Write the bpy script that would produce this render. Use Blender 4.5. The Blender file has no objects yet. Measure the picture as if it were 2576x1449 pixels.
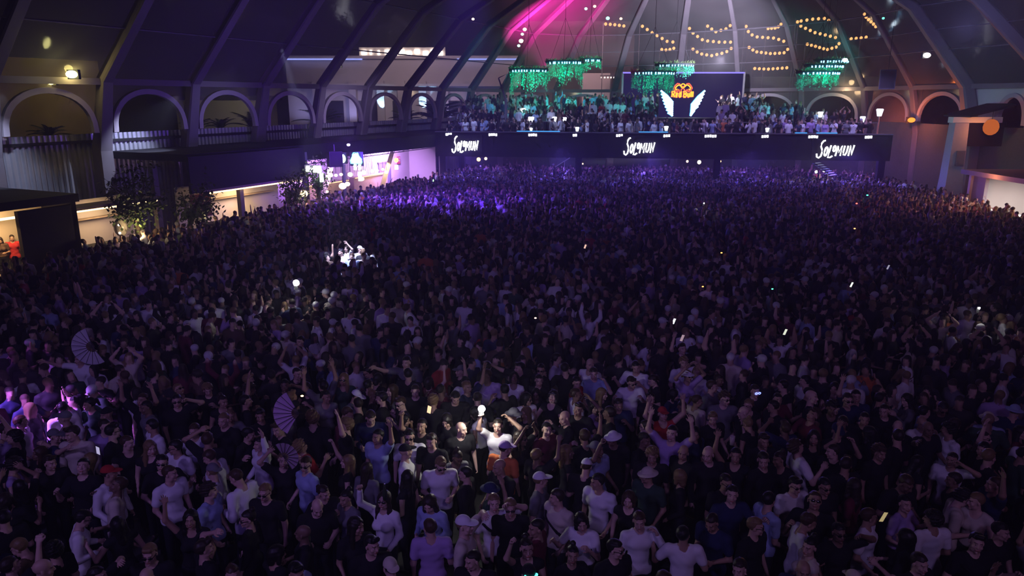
import bpy, math, random, numpy as np
from mathutils import Vector, Matrix, noise
R = math.radians
PI = math.pi
SC = bpy.context.scene
COL = SC.collection
rnd = random.Random(7)

# ------------------------------------------------------------------ camera
F_PX, PITCH, EYE = 1850.0, R(14.4), 7.0
cam = bpy.data.objects.new('camera', bpy.data.cameras.new('camera'))
COL.objects.link(cam)
cam.location = (0, 0, EYE)
cam.rotation_euler = (R(90) - PITCH, 0, 0)
cam.data.sensor_width = 36
cam.data.lens = F_PX / 2576 * 36
cam.data.clip_start, cam.data.clip_end = 0.1, 500
SC.camera = cam
SC.view_settings.view_transform = 'Standard'
SC.view_settings.look = 'None'
SC.view_settings.gamma = 1
SC.view_settings.use_curve_mapping = False
SC.view_settings.exposure = 0.0
cy = SC.cycles
cy.use_denoising = True
cy.max_bounces = 4; cy.diffuse_bounces = 1; cy.glossy_bounces = 2
cy.transmission_bounces = 2; cy.volume_bounces = 0; cy.transparent_max_bounces = 10
cy.sample_clamp_indirect = 3
cy.caustics_reflective = False; cy.caustics_refractive = False
cy.use_light_tree = True
cy.use_adaptive_sampling = True; cy.adaptive_threshold = 0.06; cy.adaptive_min_samples = 12

# ------------------------------------------------------------------ world: night sky and the smoke in the air
wd = bpy.data.worlds.new('night'); SC.world = wd; wd.use_nodes = True
nt = wd.node_tree
bg = nt.nodes['Background']
bg.inputs[0].default_value = (0.06, 0.03, 0.42, 1)
bg.inputs[1].default_value = 0.05
HAZE = 0.0036
vs = nt.nodes.new('ShaderNodeVolumeScatter')
vs.inputs['Color'].default_value = (1, 1, 1, 1)
vs.inputs['Density'].default_value = HAZE
vs.inputs['Anisotropy'].default_value = 0.35
nt.links.new(vs.outputs[0], nt.nodes['World Output'].inputs['Volume'])

def ray(px, py):
    """direction of a photo pixel in the world"""
    a, b = (px - 1288) / F_PX, (724.5 - py) / F_PX
    c, s = math.cos(PITCH), math.sin(PITCH)
    return Vector((a, c + b * s, -s + b * c))
def at(px, py, Y):
    d = ray(px, py); return Vector((0, 0, EYE)) + d * (Y / d.y)
def onz(px, py, z):
    d = ray(px, py); return Vector((0, 0, EYE)) + d * ((z - EYE) / d.z)

# ------------------------------------------------------------------ lamps of the stage side and of the roof
def lamp(kind, loc, power, color, target=None, size=0.3, angle=60, blend=0.6, name='lamp'):
    l = bpy.data.lights.new(name, kind); l.energy = power; l.color = color
    if kind == 'AREA':
        l.shape = 'DISK'; l.size = size
    else:
        l.shadow_soft_size = size
    if kind == 'SPOT':
        l.spot_size = R(angle); l.spot_blend = blend
    o = bpy.data.objects.new(name, l); COL.objects.link(o); o.location = loc
    if target is not None:
        o.rotation_euler = (Vector(target) - Vector(loc)).to_track_quat('-Z', 'Y').to_euler()
    return o
LILAC = (0.62, 0.50, 1.0); BLUE = (0.16, 0.07, 1.0); WARM = (1.0, 0.62, 0.30); PURPLE = (0.42, 0.10, 1.0)
ICE = (0.55, 0.65, 1.0)
# ------------------------------------------------------------------ mesh helpers
def new_mesh(name, v, f, smooth=True):
    """v: (n,3) array, f: (m,4) or (m,3) int array, or list of lists"""
    me = bpy.data.meshes.new(name)
    v = np.asarray(v, dtype=np.float32)
    if isinstance(f, np.ndarray):
        me.vertices.add(len(v)); me.vertices.foreach_set('co', v.ravel())
        k = f.shape[1]
        me.loops.add(f.size); me.loops.foreach_set('vertex_index', f.astype(np.int32).ravel())
        me.polygons.add(len(f))
        me.polygons.foreach_set('loop_start', np.arange(0, f.size, k, dtype=np.int32))
        me.polygons.foreach_set('loop_total', np.full(len(f), k, dtype=np.int32))
        me.polygons.foreach_set('use_smooth', np.full(len(f), smooth, dtype=bool))
        me.update(calc_edges=True)
    else:
        me.from_pydata([tuple(map(float, p)) for p in v], [], f)
        if smooth:
            me.polygons.foreach_set('use_smooth', [True] * len(me.polygons))
        me.update()
    return me

def axis(lo, hi, coarse, fine_ranges, fine):
    """a rectilinear grid axis: coarse steps, fine steps inside the given ranges"""
    xs = [lo]; x = lo
    while x < hi:
        step = coarse
        for a, b in fine_ranges:
            if a - 1e-6 <= x < b: step = fine
            elif a > x and a - x < coarse: step = min(step, max(a - x, fine))
        x += step; xs.append(x)
    return np.array(xs)

def surface_net(F, ax):
    """F: scalar field (negative inside) on the grid of ax = (X, Y, Z); returns verts, quads"""
    S = F < 0
    n = np.array(F.shape)
    c = [S[a:n[0]-1+a, b:n[1]-1+b, d:n[2]-1+d] for a in (0, 1) for b in (0, 1) for d in (0, 1)]
    s = np.zeros(tuple(n - 1), np.int8)
    for q in c: s += q
    act = (s > 0) & (s < 8)
    I, J, K = np.nonzero(act)
    if len(I) == 0: return np.zeros((0, 3)), np.zeros((0, 4), int)
    idx = -np.ones(tuple(n - 1), np.int32); idx[I, J, K] = np.arange(len(I))
    corners = [(a, b, d) for a in (0, 1) for b in (0, 1) for d in (0, 1)]
    f = np.stack([F[I+a, J+b, K+d] for a, b, d in corners], 1)
    P = np.zeros((len(I), 8, 3), np.float32)
    for q, (a, b, d) in enumerate(corners):
        P[:, q, 0] = ax[0][I+a]; P[:, q, 1] = ax[1][J+b]; P[:, q, 2] = ax[2][K+d]
    acc = np.zeros((len(I), 3), np.float32); cnt = np.zeros(len(I), np.float32)
    for q in range(8):
        for bit in (4, 2, 1):
            if q & bit: continue
            r = q | bit
            f0, f1 = f[:, q], f[:, r]
            m = (f0 < 0) != (f1 < 0)
            t = np.where(m, f0 / np.where(m, f0 - f1, 1), 0)[:, None]
            acc += np.where(m[:, None], P[:, q] + t * (P[:, r] - P[:, q]), 0); cnt += m
    V = acc / cnt[:, None]
    quads = []
    for axn in range(3):
        o1, o2 = [(1, 2), (2, 0), (0, 1)][axn]
        sl0 = [slice(1, n[0]-1), slice(1, n[1]-1), slice(1, n[2]-1)]
        sl1 = list(sl0); sl0[axn] = slice(0, n[axn]-1); sl1[axn] = slice(1, n[axn])
        A, B = S[tuple(sl0)], S[tuple(sl1)]
        for sign, mm in ((1, A & ~B), (-1, ~A & B)):
            ijk = np.array(np.nonzero(mm))
            if ijk.shape[1] == 0: continue
            ijk[o1] += 1; ijk[o2] += 1
            def cell(da, db):
                q = ijk.copy(); q[o1] -= da; q[o2] -= db
                return idx[q[0], q[1], q[2]]
            Q = np.stack([cell(1, 1), cell(0, 1), cell(0, 0), cell(1, 0)], 1)
            if sign < 0: Q = Q[:, ::-1]
            quads.append(Q)
    Q = np.concatenate(quads)
    return V, Q[(Q >= 0).all(1)]

class Field:
    def __init__(s, ax, big=0.3):
        s.ax = ax; s.F = np.full([len(a) for a in ax], big, np.float32)
    def sub(s, lo, hi):
        sl = []
        for a, l, h in zip(s.ax, lo, hi):
            i, j = np.searchsorted(a, l), np.searchsorted(a, h)
            sl.append(slice(max(i - 1, 0), min(j + 1, len(a))))
        G = np.meshgrid(*[a[q] for a, q in zip(s.ax, sl)], indexing='ij', sparse=True)
        return tuple(sl), G
    def mix(s, sl, d, k, op):
        if 0 in d.shape: return
        A = s.F[sl]
        if op == 'u':
            if k > 0:
                h = np.maximum(k - np.abs(A - d), 0) / k
                s.F[sl] = np.minimum(A, d) - h * h * k * 0.25
            else: s.F[sl] = np.minimum(A, d)
        elif op == 's':
            if k > 0:
                h = np.maximum(k - np.abs(A + d), 0) / k
                s.F[sl] = np.maximum(A, -d) + h * h * k * 0.25
            else: s.F[sl] = np.maximum(A, -d)
        else: s.F[sl] = np.maximum(A, d)
    def ell(s, c, r, k=0.02, M=None, op='u'):
        c = np.array(c, float); r = np.array(r, float)
        if M is not None: c = np.array(M @ Vector(c))
        m = max(r) + max(k, 0.0) + 0.03
        sl, (X, Y, Z) = s.sub(c - m, c + m)
        x, y, z = X - c[0], Y - c[1], Z - c[2]
        if M is not None:
            Q = np.array(M.to_3x3().inverted())
            x, y, z = (Q[0,0]*x + Q[0,1]*y + Q[0,2]*z, Q[1,0]*x + Q[1,1]*y + Q[1,2]*z, Q[2,0]*x + Q[2,1]*y + Q[2,2]*z)
        k0 = np.sqrt((x/r[0])**2 + (y/r[1])**2 + (z/r[2])**2)
        k1 = np.sqrt((x/r[0]**2)**2 + (y/r[1]**2)**2 + (z/r[2]**2)**2) + 1e-6
        s.mix(sl, k0 * (k0 - 1) / k1, k, op)
    def cap(s, a, b, ra, rb, k=0.02, M=None, op='u', flat=None):
        """tapered capsule; flat=(axis vector, factor) squeezes it along that direction"""
        a = Vector(a); b = Vector(b)
        if M is not None: a = M @ a; b = M @ b
        a = np.array(a); b = np.array(b)
        m = max(ra, rb) + max(k, 0.0) + 0.03
        if flat: m = max(m, max(ra, rb) * max(1, 1 / flat[1]) + k + 0.03)
        sl, (X, Y, Z) = s.sub(np.minimum(a, b) - m, np.maximum(a, b) + m)
        ab = b - a; L = ab @ ab + 1e-9
        x, y, z = X - a[0], Y - a[1], Z - a[2]
        t = np.clip((x*ab[0] + y*ab[1] + z*ab[2]) / L, 0, 1)
        x, y, z = x - t*ab[0], y - t*ab[1], z - t*ab[2]
        if flat:
            n = np.array(flat[0], float); n /= np.linalg.norm(n)
            h = x*n[0] + y*n[1] + z*n[2]
            g = (1 / flat[1] - 1) * h
            x, y, z = x + g*n[0], y + g*n[1], z + g*n[2]
        s.mix(sl, np.sqrt(x*x + y*y + z*z) - (ra + t * (rb - ra)), k, op)
    def plane(s, p, n):
        """keep only the side that n points away from"""
        X, Y, Z = np.meshgrid(*s.ax, indexing='ij', sparse=True)
        n = Vector(n).normalized()
        s.F = np.maximum(s.F, (X - p[0])*n[0] + (Y - p[1])*n[1] + (Z - p[2])*n[2])

# ------------------------------------------------------------------ the human figure (1.75 m, facing -Y)
def rotz(a): return Matrix.Rotation(a, 4, 'Z')
def rotx(a): return Matrix.Rotation(a, 4, 'X')
def roty(a): return Matrix.Rotation(a, 4, 'Y')
UA, FA = 0.285, 0.255
# a pose: head (yaw, pitch, roll) deg, lean forward, twist, arms: (upper dir, fore dir, hand kind) left = +X
POSES = {
 'down':      dict(head=(0, 4, 0), aL=((.18, .05, -1), (.05, -.25, -1), 'rest'), aR=((-.18, .05, -1), (-.05, -.25, -1), 'rest')),
 'turned':    dict(head=(42, 2, 3), twist=14, aL=((.2, .1, -1), (.0, -.5, -1), 'rest'), aR=((-.2, .1, -1), (.1, -.7, -.5), 'rest')),
 'turned_b':  dict(head=(-48, 6, -3), twist=-10, aL=((.2, .1, -1), (-.1, -.7, -.5), 'rest'), aR=((-.2, .1, -1), (-.0, -.4, -1), 'rest')),
 'look_down': dict(head=(10, 24, 0), lean=5, aL=((.2, .05, -1), (-.35, -.9, .1), 'rest'), aR=((-.2, .05, -1), (.35, -.9, .15), 'grip')),
 'dance':     dict(head=(-14, -6, 6), twist=10, aL=((.5, -.25, -.75), (.1, -.7, .6), 'rest'), aR=((-.35, .0, -.9), (.3, -.9, -.1), 'rest')),
 'dance_b':   dict(head=(18, 10, -8), twist=-12, lean=4, aL=((.3, -.5, -.8), (-.4, -.5, .75), 'rest'), aR=((-.5, -.1, -.8), (-.1, -.6, .7), 'rest')),
 'arm_up':    dict(head=(8, -6, 0), twist=6, aL=((.2, .1, -1), (-.1, -.7, -.5), 'rest'), aR=((-.45, -.25, .85), (.12, -.1, 1), 'open')),
 'arm_up_l':  dict(head=(-12, -4, 0), twist=-8, aL=((.55, -.3, .75), (.05, -.15, 1), 'open'), aR=((-.2, .1, -1), (.1, -.7, -.5), 'rest')),
 'phone_up':  dict(head=(6, -8, 0), aL=((.2, .0, -1), (-.2, -.8, -.4), 'rest'), aR=((-.35, -.6, .65), (.2, -.25, .95), 'grip')),
 'both_up':   dict(head=(0, -10, 0), aL=((.6, -.25, .75), (-.15, -.1, 1), 'open'), aR=((-.6, -.25, .75), (.15, -.1, 1), 'open')),
 'clap':      dict(head=(10, -4, 4), aL=((.55, -.35, .7), (-.65, -.2, .75), 'open'), aR=((-.55, -.35, .7), (.65, -.2, .75), 'open')),
 'hand_face': dict(head=(-20, 8, -4), aL=((.35, -.6, -.6), (-.45, .1, .9), 'rest'), aR=((-.2, .1, -1), (.1, -.7, -.4), 'rest')),
 'head_back': dict(head=(12, -26, 4), lean=-4, aL=((.25, .1, -1), (-.2, -.8, -.2), 'rest'), aR=((-.4, -.3, -.8), (.2, -.6, .7), 'rest')),
 'point':     dict(head=(-25, 0, 0), twist=-12, aL=((.3, -.2, -.9), (-.3, -.8, -.2), 'rest'), aR=((-.75, -.5, .2), (-.5, -.6, .45), 'open')),
 'shield':    dict(head=(-8, -4, 0), aL=((.6, -.4, .35), (-.85, -.25, .45), 'rest'), aR=((-.2, .1, -1), (.1, -.6, -.6), 'rest')),
}

def skeleton(pose, fem):
    p = POSES[pose]
    lean, tw = R(p.get('lean', 0)), R(p.get('twist', 0))
    B = Matrix.Translation((0, 0, .95)) @ rotz(tw) @ rotx(lean) @ Matrix.Translation((0, 0, -.95))
    sh = .172 if fem else .192
    sk = dict(B=B, fem=fem, sh=sh)
    yaw, pit, rol = p['head']
    nb = B @ Vector((0, .012, 1.50))
    H = Matrix.Translation(nb) @ rotz(R(yaw) + tw * .4) @ rotx(R(pit)) @ roty(R(rol)) @ Matrix.Translation((0, -.018, .135))
    sk['H'] = H
    for side, key in ((1, 'aL'), (-1, 'aR')):
        u, f, kind = p[key]
        S0 = B @ Vector((side * sh, .012, 1.425))
        if u[2] > 0: S0 = B @ Vector((side * (sh - .01), .005, 1.455))
        u = (B.to_3x3() @ Vector(u)).normalized(); f = (B.to_3x3() @ Vector(f)).normalized()
        E = S0 + u * UA; W = E + f * FA
        sk[key] = (S0, E, W, f, kind, side)
    sk['legs'] = []
    for side in (1, -1):
        sk['legs'].append((Vector((side * .092, 0, .93)), Vector((side * .105, -.02 - .02 * side, .50)), Vector((side * .115, .02 - .01 * side, .085))))
    return sk

def add_head(F, H, k=0.02, fine=True):
    e = lambda c, r, kk=k, op='u': F.ell(c, r, kk, H, op)
    e((0, .014, .036), (.073, .094, .084))
    e((0, -.022, -.02), (.060, .070, .088), .02)
    F.cap((-.030, -.028, -.074), (.030, -.028, -.074), .030, .030, .02, H)
    F.cap((0, -.074, -.096), (0, -.068, -.096), .017, .017, .016, H)
    if fine:
        F.cap((-.036, -.079, .026), (.036, -.079, .026), .011, .011, .014, H)
        for sx in (-1, 1):
            e((sx * .042, -.058, -.030), (.022, .022, .022), .014)
            e((sx * .031, -.098, .004), (.020, .017, .012), .010, 's')
            e((sx * .031, -.077, .003), (.013, .012, .010), .004)
            e((sx * .078, .010, -.004), (.009, .019, .031), .008)
        F.cap((0, -.086, .014), (0, -.108, -.026), .009, .012, .010, H)
        F.cap((-.010, -.098, -.030), (.010, -.098, -.030), .009, .009, .006, H)
        F.cap((-.020, -.088, -.056), (.020, -.088, -.056), .008, .008, .007, H)
        F.cap((-.017, -.087, -.066), (.017, -.087, -.066), .008, .008, .007, H)
    else:
        F.cap((0, -.086, .014), (0, -.106, -.026), .010, .014, .010, H)

def add_neck(F, sk, r=.054, k=.025, grow=0):
    a = sk['B'] @ Vector((0, .02, 1.42)); b = sk['H'] @ Vector((0, .015, -.06))
    F.cap(a, b, r + .008 + grow, r - (.006 if sk['fem'] else 0) + grow, k)

def add_torso(F, sk, g=0, k=.05, lower=True):
    B, fem = sk['B'], sk['fem']
    if fem:
        F.ell((0, .005, .96), (.165+g, .115+g, .125+g), k, B if False else None)
        F.ell((0, .0, 1.12), (.118+g, .088+g, .15+g), k, B)
        F.ell((0, .005, 1.30), (.140+g, .100+g, .15+g), k, B)
        for sx in (-1, 1): F.ell((sx*.070, -.085, 1.285), (.062+g, .058+g, .058+g), .03, B)
    else:
        F.ell((0, .005, .96), (.155+g, .112+g, .125+g), k)
        F.ell((0, .0, 1.12), (.142+g, .100+g, .16+g), k, B)
        F.ell((0, .0, 1.31), (.168+g, .112+g, .15+g), k, B)
        for sx in (-1, 1): F.ell((sx*.075, -.062, 1.325), (.080+g, .050+g, .062+g), .03, B)
    s = sk['sh'] - .035
    F.cap((-s, .015, 1.425), (s, .015, 1.425), .052+g, .052+g, .05, B)
    F.cap((-.07, .022, 1.465), (.07, .022, 1.465), .035+g, .035+g, .04, B)

def add_arm(F, arm, g=0, fem=False, upper=1.0, fore=1.0, k=.03, coarse=False):
    S0, E, W, f, kind, side = arm
    q = .86 if fem else 1.0
    F.cap(S0, S0.lerp(E, upper), .056*q+g, (.056 + (.042 - .056) * upper)*q+g, k)
    if fore > 0:
        F.cap(E, E.lerp(W, fore), .042*q+g, (.042 + (.026 - .042) * fore)*q+g, .02)

def add_hand(F, arm, fem=False, s=1.0, thick=0):
    S0, E, W, f, kind, side = arm
    u = (E - S0).normalized()
    n = u.cross(f)
    if n.length < .05: n = Vector((side, 0, 0))
    n.normalize()
    if n.x * side > 0: n = -n
    palm = n                                   # the palm looks inward
    if kind == 'open': palm = (n * .3 + Vector((0, -1, 0))).normalized()
    palm = (palm - f * palm.dot(f)).normalized()
    w = f.cross(palm).normalized()             # across the knuckles
    if w.z < 0 and kind != 'open': w = -w
    q = (.9 if fem else 1.0) * s
    c0, c1 = W + f * .015, W + f * .085 * q
    F.cap(W - f * .01, W + f * .03, .027*q, .027*q, .015, flat=(palm, .72))
    F.cap(W + f * .045 * q - w * .018 * q, W + f * .045 * q + w * .018 * q, .030*q, .030*q, .012, flat=(palm, .48))
    F.cap(W + f * .078 * q - w * .026 * q, W + f * .078 * q + w * .026 * q, .016*q, .016*q, .012, flat=(palm, .8))
    curl = {'rest': (28, 38), 'open': (8, 10), 'grip': (62, 80)}[kind]
    for i, (off, L) in enumerate(((-.030, .070), (-.010, .080), (.010, .074), (.028, .058))):
        spread = (i - 1.5) * (.16 if kind == 'open' else .03)
        d = (f + w * spread).normalized()
        base = W + f * (.086 - .006 * abs(i - 1.2)) * q + w * off * q
        p = base; ang = 0
        for j, (seg, rr) in enumerate(((.46, .0090), (.30, .0082), (.24, .0074))):
            ang += R(curl[0] if j == 0 else curl[1] * .8) + R(2 * i)
            dd = d * math.cos(ang) + palm * math.sin(ang)
            e = p + dd * L * seg * q
            F.cap(p, e, (rr+thick)*q, (rr*.94+thick)*q, .003)
            p = e
    tb = W + f * .030 * q - w * .026 * q
    t1 = tb + (f * .62 - w * .62 + palm * .35).normalized() * .040 * q
    t2 = t1 + ((f * .9 - w * .15 + palm * .4) if kind != 'grip' else (f * .5 + w * .3 + palm * .8)).normalized() * .032 * q
    F.cap(tb, t1, (.013+thick)*q, (.010+thick)*q, .010); F.cap(t1, t2, (.010+thick)*q, (.0085+thick)*q, .004)

def add_legs(F, sk, g=0, k=.04, feet=True, flare=0):
    for hip, knee, ank in sk['legs']:
        F.cap(hip, knee, .084+g, .054+g, k)
        F.cap(knee, ank, .052+g, .036+g+flare, .03)
        F.cap(knee.lerp(ank, .25) + Vector((0, .018, 0)), knee.lerp(ank, .4) + Vector((0, .015, 0)), .042+g, .042+g, .03)
        if feet: F.cap(ank + Vector((0, .02, -.045)), ank + Vector((0, -.15, -.055)), .036, .028, .02)

def head_part(sk):
    return sk['H'] @ Vector((0, 0, 0))

def person_axes(sk, head_fine, hand_fine, coarse, margin=.06, hands=True, zlo=-.02, torso=None):
    """grid axes, fine where the head and raised hands are"""
    pts = [sk['aL'][i] for i in range(3)] + [sk['aR'][i] for i in range(3)]
    hc = sk['H'] @ Vector((0, -.01, 0))
    tips = [a[2] + a[3] * .18 for a in (sk['aL'], sk['aR'])]
    allp = pts + tips + [hc]
    lo = [min(min(p[i] for p in allp), -.25 if i == 0 else (-.22 if i == 1 else 9)) - margin for i in range(3)]
    hi = [max(max(p[i] for p in allp), .25 if i == 0 else .17) + margin for i in range(3)]
    lo[2] = zlo; hi[2] = max(hi[2], hc.z + .15 + margin)
    axs = []
    for i in range(3):
        hr = (.105, .13, .15)[i]
        rng = [(hc[i] - hr, hc[i] + hr)]
        if hands:
            for a in (sk['aL'], sk['aR']):
                if a[4] in ('open', 'grip') or a[2].z > 1.25:
                    c = a[2] + a[3] * .08
                    rng.append((c[i] - .10, c[i] + .10))
        fine = head_fine
        q_ = axis(lo[i], hi[i], coarse, rng, fine)
        if i == 2 and hands: q_ = np.concatenate([np.arange(lo[2], .80, .055), q_[q_ > .83]])
        axs.append(q_)
    return axs

def paint_skin(V, sk, hair=None):
    """colour factors for eyes, brows and lips (in head space)"""
    Q = np.array(sk['H'].inverted())
    L = V @ Q[:3, :3].T + Q[:3, 3]
    x, y, z = L[:, 0], L[:, 1], L[:, 2]
    c = np.ones((len(V), 4), np.float32)
    front = y < -.05
    ax = np.abs(x)
    lips = front & (ax < .024) & (z > -.073) & (z < -.051)
    c[lips, :3] = (.78, .42, .45)
    brow = front & (ax > .012) & (ax < .050) & (z > .021) & (z < .033)
    c[brow, :3] = (.22, .2, .2)
    eye = front & (((ax - .031) / .015)**2 + ((z - .003) / .0075)**2 < 1)
    c[eye, :3] = (1.25, 1.35, 1.5)
    pup = front & (((ax - .031)**2 + (z - .003)**2) < .0062**2)
    c[pup, :3] = (.08, .06, .06)
    c[V[:, 2] < .10, :3] = (.12, .12, .14)
    return c

def set_colors(me, c, name='tint'):
    a = me.color_attributes.new(name, 'FLOAT_COLOR', 'POINT')
    a.data.foreach_set('color', np.asarray(c, np.float32).ravel())

def folds(F, amp, scale, seed, X=None):
    """cloth folds: a smooth ripple added to the field"""
    X, Y, Z = np.meshgrid(*F.ax, indexing='ij', sparse=True)
    r = np.random.RandomState(seed)
    a = r.uniform(-1, 1, (3, 3)); ph = r.uniform(0, 6, 3)
    w = 0
    for i in range(3):
        w = w + np.sin(scale * (a[i, 0] * X * 1.6 + a[i, 1] * Y * 1.6 + a[i, 2] * Z * .8 + .4*np.sin(5*Z+ph[i])) + ph[i])
    F.F = F.F + amp * w.astype(np.float32) / 3

def build_body(pose, fem, sleeve, seed=0):
    """meshes of one figure: body, shirt, trousers, strap; sleeve in ('tee','long','tank')"""
    sk = skeleton(pose, fem)
    ax = person_axes(sk, .0076, .0076, .028)
    F = Field(ax)
    add_torso(F, sk); add_neck(F, sk)
    add_legs(F, sk, feet=True)
    for a in (sk['aL'], sk['aR']):
        add_arm(F, a, fem=fem)
        up = a[4] in ('open', 'grip') or a[2].z > 1.25
        add_hand(F, a, fem, 1.05, thick=.0 if up else .004)
    G = Field(ax); add_head(G, sk['H'])
    F.mix(tuple(slice(None) for _ in range(3)), G.F, .018, 'u')
    V, Q = surface_net(F.F, ax)
    body = new_mesh('body', V, Q); set_colors(body, paint_skin(V, sk))
    ax2 = person_axes(sk, .024, .024, .024, hands=False)
    # shirt
    C = Field(ax2); g = .014
    add_torso(C, sk, g)
    hem = .86 if not fem else .97
    for a in (sk['aL'], sk['aR']):
        if sleeve == 'tee': add_arm(C, a, g + .006, fem, upper=.62, fore=0)
        elif sleeve == 'long': add_arm(C, a, g, fem, 1, .92)
        else: add_arm(C, a, g*.5, fem, upper=.10, fore=0)
    if sleeve != 'tank' or not fem: add_legs(C, sk, g + .004, feet=False)
    folds(C, .006, 26, seed)
    T = Field(ax2); T.F = C.F.copy()
    C.plane((0, 0, hem), (0, 0, -1))
    nk = sk['B'] @ Vector((0, -.035 if sleeve != 'tank' else -.05, 1.525))
    C.ell(nk, (.075, .095, .07) if sleeve != 'tank' else (.085, .12, .12), .008, None, 's')
    C.cap(sk['B'] @ Vector((0, .02, 1.46)), sk['H'] @ Vector((0, .01, -.05)), .066, .066, .004, op='s')
    V, Q = surface_net(C.F, ax2); shirt = new_mesh('shirt', V, Q)
    strap = None
    # a bag strap across the chest
    X, Y, Z = np.meshgrid(*ax2, indexing='ij', sparse=True)
    n = Vector((.62, 0, .78)).normalized()
    axs = [axis(-.3, .3, .012, [], .012), axis(-.25, .25, .014, [], .012), axis(.9, 1.56, .012, [], .012)]
    D = Field(axs); add_torso(D, sk, g + .018)
    if not sk.get('nostrap'):
        X, Y, Z = np.meshgrid(*axs, indexing='ij', sparse=True)
        p0 = sk['B'] @ Vector((0, 0, 1.24)); nn = sk['B'].to_3x3() @ n
        pd = np.abs((X-p0.x)*nn.x + (Y-p0.y)*nn.y + (Z-p0.z)*nn.z) - .020
        I2 = Field(axs); add_torso(I2, sk, g - .002)
        D.F = np.maximum(np.maximum(D.F, pd), -I2.F)
        V, Q = surface_net(D.F, axs); strap = (V, Q)
    # trousers
    ax3 = [axis(-.3, .3, .024, [], .02), axis(-.22, .22, .024, [], .02), axis(.04, 1.12, .03, [], .02)]
    P = Field(ax3)
    F2 = sk['fem']
    P.ell((0, .005, .96), ((.165 if F2 else .155)+.006, .118, .135), .04)
    add_legs(P, sk, .010, feet=False, flare=.014)
    P.plane((0, 0, .09), (0, 0, -1)); P.plane((0, 0, hem + .05), (0, 0, 1))
    V, Q = surface_net(P.F, ax3); trousers = new_mesh('trousers', V, Q)
    out = dict(body=body, shirt=shirt, trousers=trousers, sk=sk, fem=fem, pose=pose, sleeve=sleeve)
    if strap is not None and len(strap[0]): out['strap'] = new_mesh('bag_strap', *strap)
    out['H'] = sk['H'].copy()
    a = sk['aR']; out['handR'] = (a[2].copy(), a[3].copy()); a = sk['aL']; out['handL'] = (a[2].copy(), a[3].copy())
    return out

# ---- hair, hats and glasses in head space
def hair_mesh(kind, fem=False):
    st = .0085
    lo, hi = (-.17, -.16, -.42), (.17, .22, .26)
    if kind in ('short', 'crop', 'curly', 'quiff'): lo, hi = (-.14, -.14, -.14), (.14, .16, .20)
    ax = [axis(l, h, st, [], st) for l, h in zip(lo, hi)]
    F = Field(ax)
    g = dict(short=.012, crop=.005, curly=.030, quiff=.013, long=.016, bun=.009, ponytail=.009, bob=.020)[kind]
    F.ell((0, .016, .038), (.073+g, .094+g, .084+g), .01)
    if kind == 'quiff': F.cap((-.03, -.070, .105), (.03, -.070, .105), .030, .030, .02)
    if kind == 'long':
        for sx in (-1, 1):
            F.cap((sx*.066, -.005, .03), (sx*.085, .0, -.16), .030, .040, .03)
            F.cap((sx*.085, .0, -.16), (sx*.095, -.03, -.30), .038, .020, .02)
        F.cap((0, .06, .0), (0, .085, -.22), .070, .060, .04)
        F.cap((0, .085, -.22), (0, .10, -.34), .060, .025, .03)
    if kind == 'bob':
        for sx in (-1, 1): F.cap((sx*.07, .0, .03), (sx*.078, -.005, -.085), .032, .030, .03)
        F.cap((0, .06, .0), (0, .07, -.09), .070, .055, .04)
    if kind == 'bun': F.ell((0, .075, .125), (.042, .042, .042), .01)
    if kind == 'ponytail':
        F.ell((0, .125, .06), (.026, .026, .026), .01); F.cap((0, .13, .05), (0, .165, -.13), .030, .015, .01)
    X, Y, Z = np.meshgrid(*ax, indexing='ij', sparse=True)
    # open the face: the hair stays behind a slanted hairline
    if kind in ('long', 'bob'):
        face = np.sqrt((X/.060)**2 + ((Y+.095)/.085)**2 + ((Z+.025)/.108)**2) - 1
        F.F = np.maximum(F.F, -face * .05)
        neck = np.maximum(np.sqrt(X**2 + (Y-.0)**2) - .062, Z + .05)
        F.F = np.maximum(F.F, -neck)
    else:
        low = np.where(Y < -.01, .066 - (Y + .01) * .10, np.where(Y < .03, .066 - (Y + .01) * 2.6, -.040 - (Y-.03) * .25))
        F.F = np.maximum(F.F, (low - Z) * .6)
    ripple = .0016 if kind != 'curly' else .007
    fr = 150 if kind != 'curly' else 210
    F.F = F.F + ripple * (np.sin(X*fr) * np.sin(Y*fr*.8 + 1) + np.sin(Z*fr*.7 + X*60)).astype(np.float32)
    V, Q = surface_net(F.F, ax)
    return new_mesh('hair', V, Q)

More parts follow.
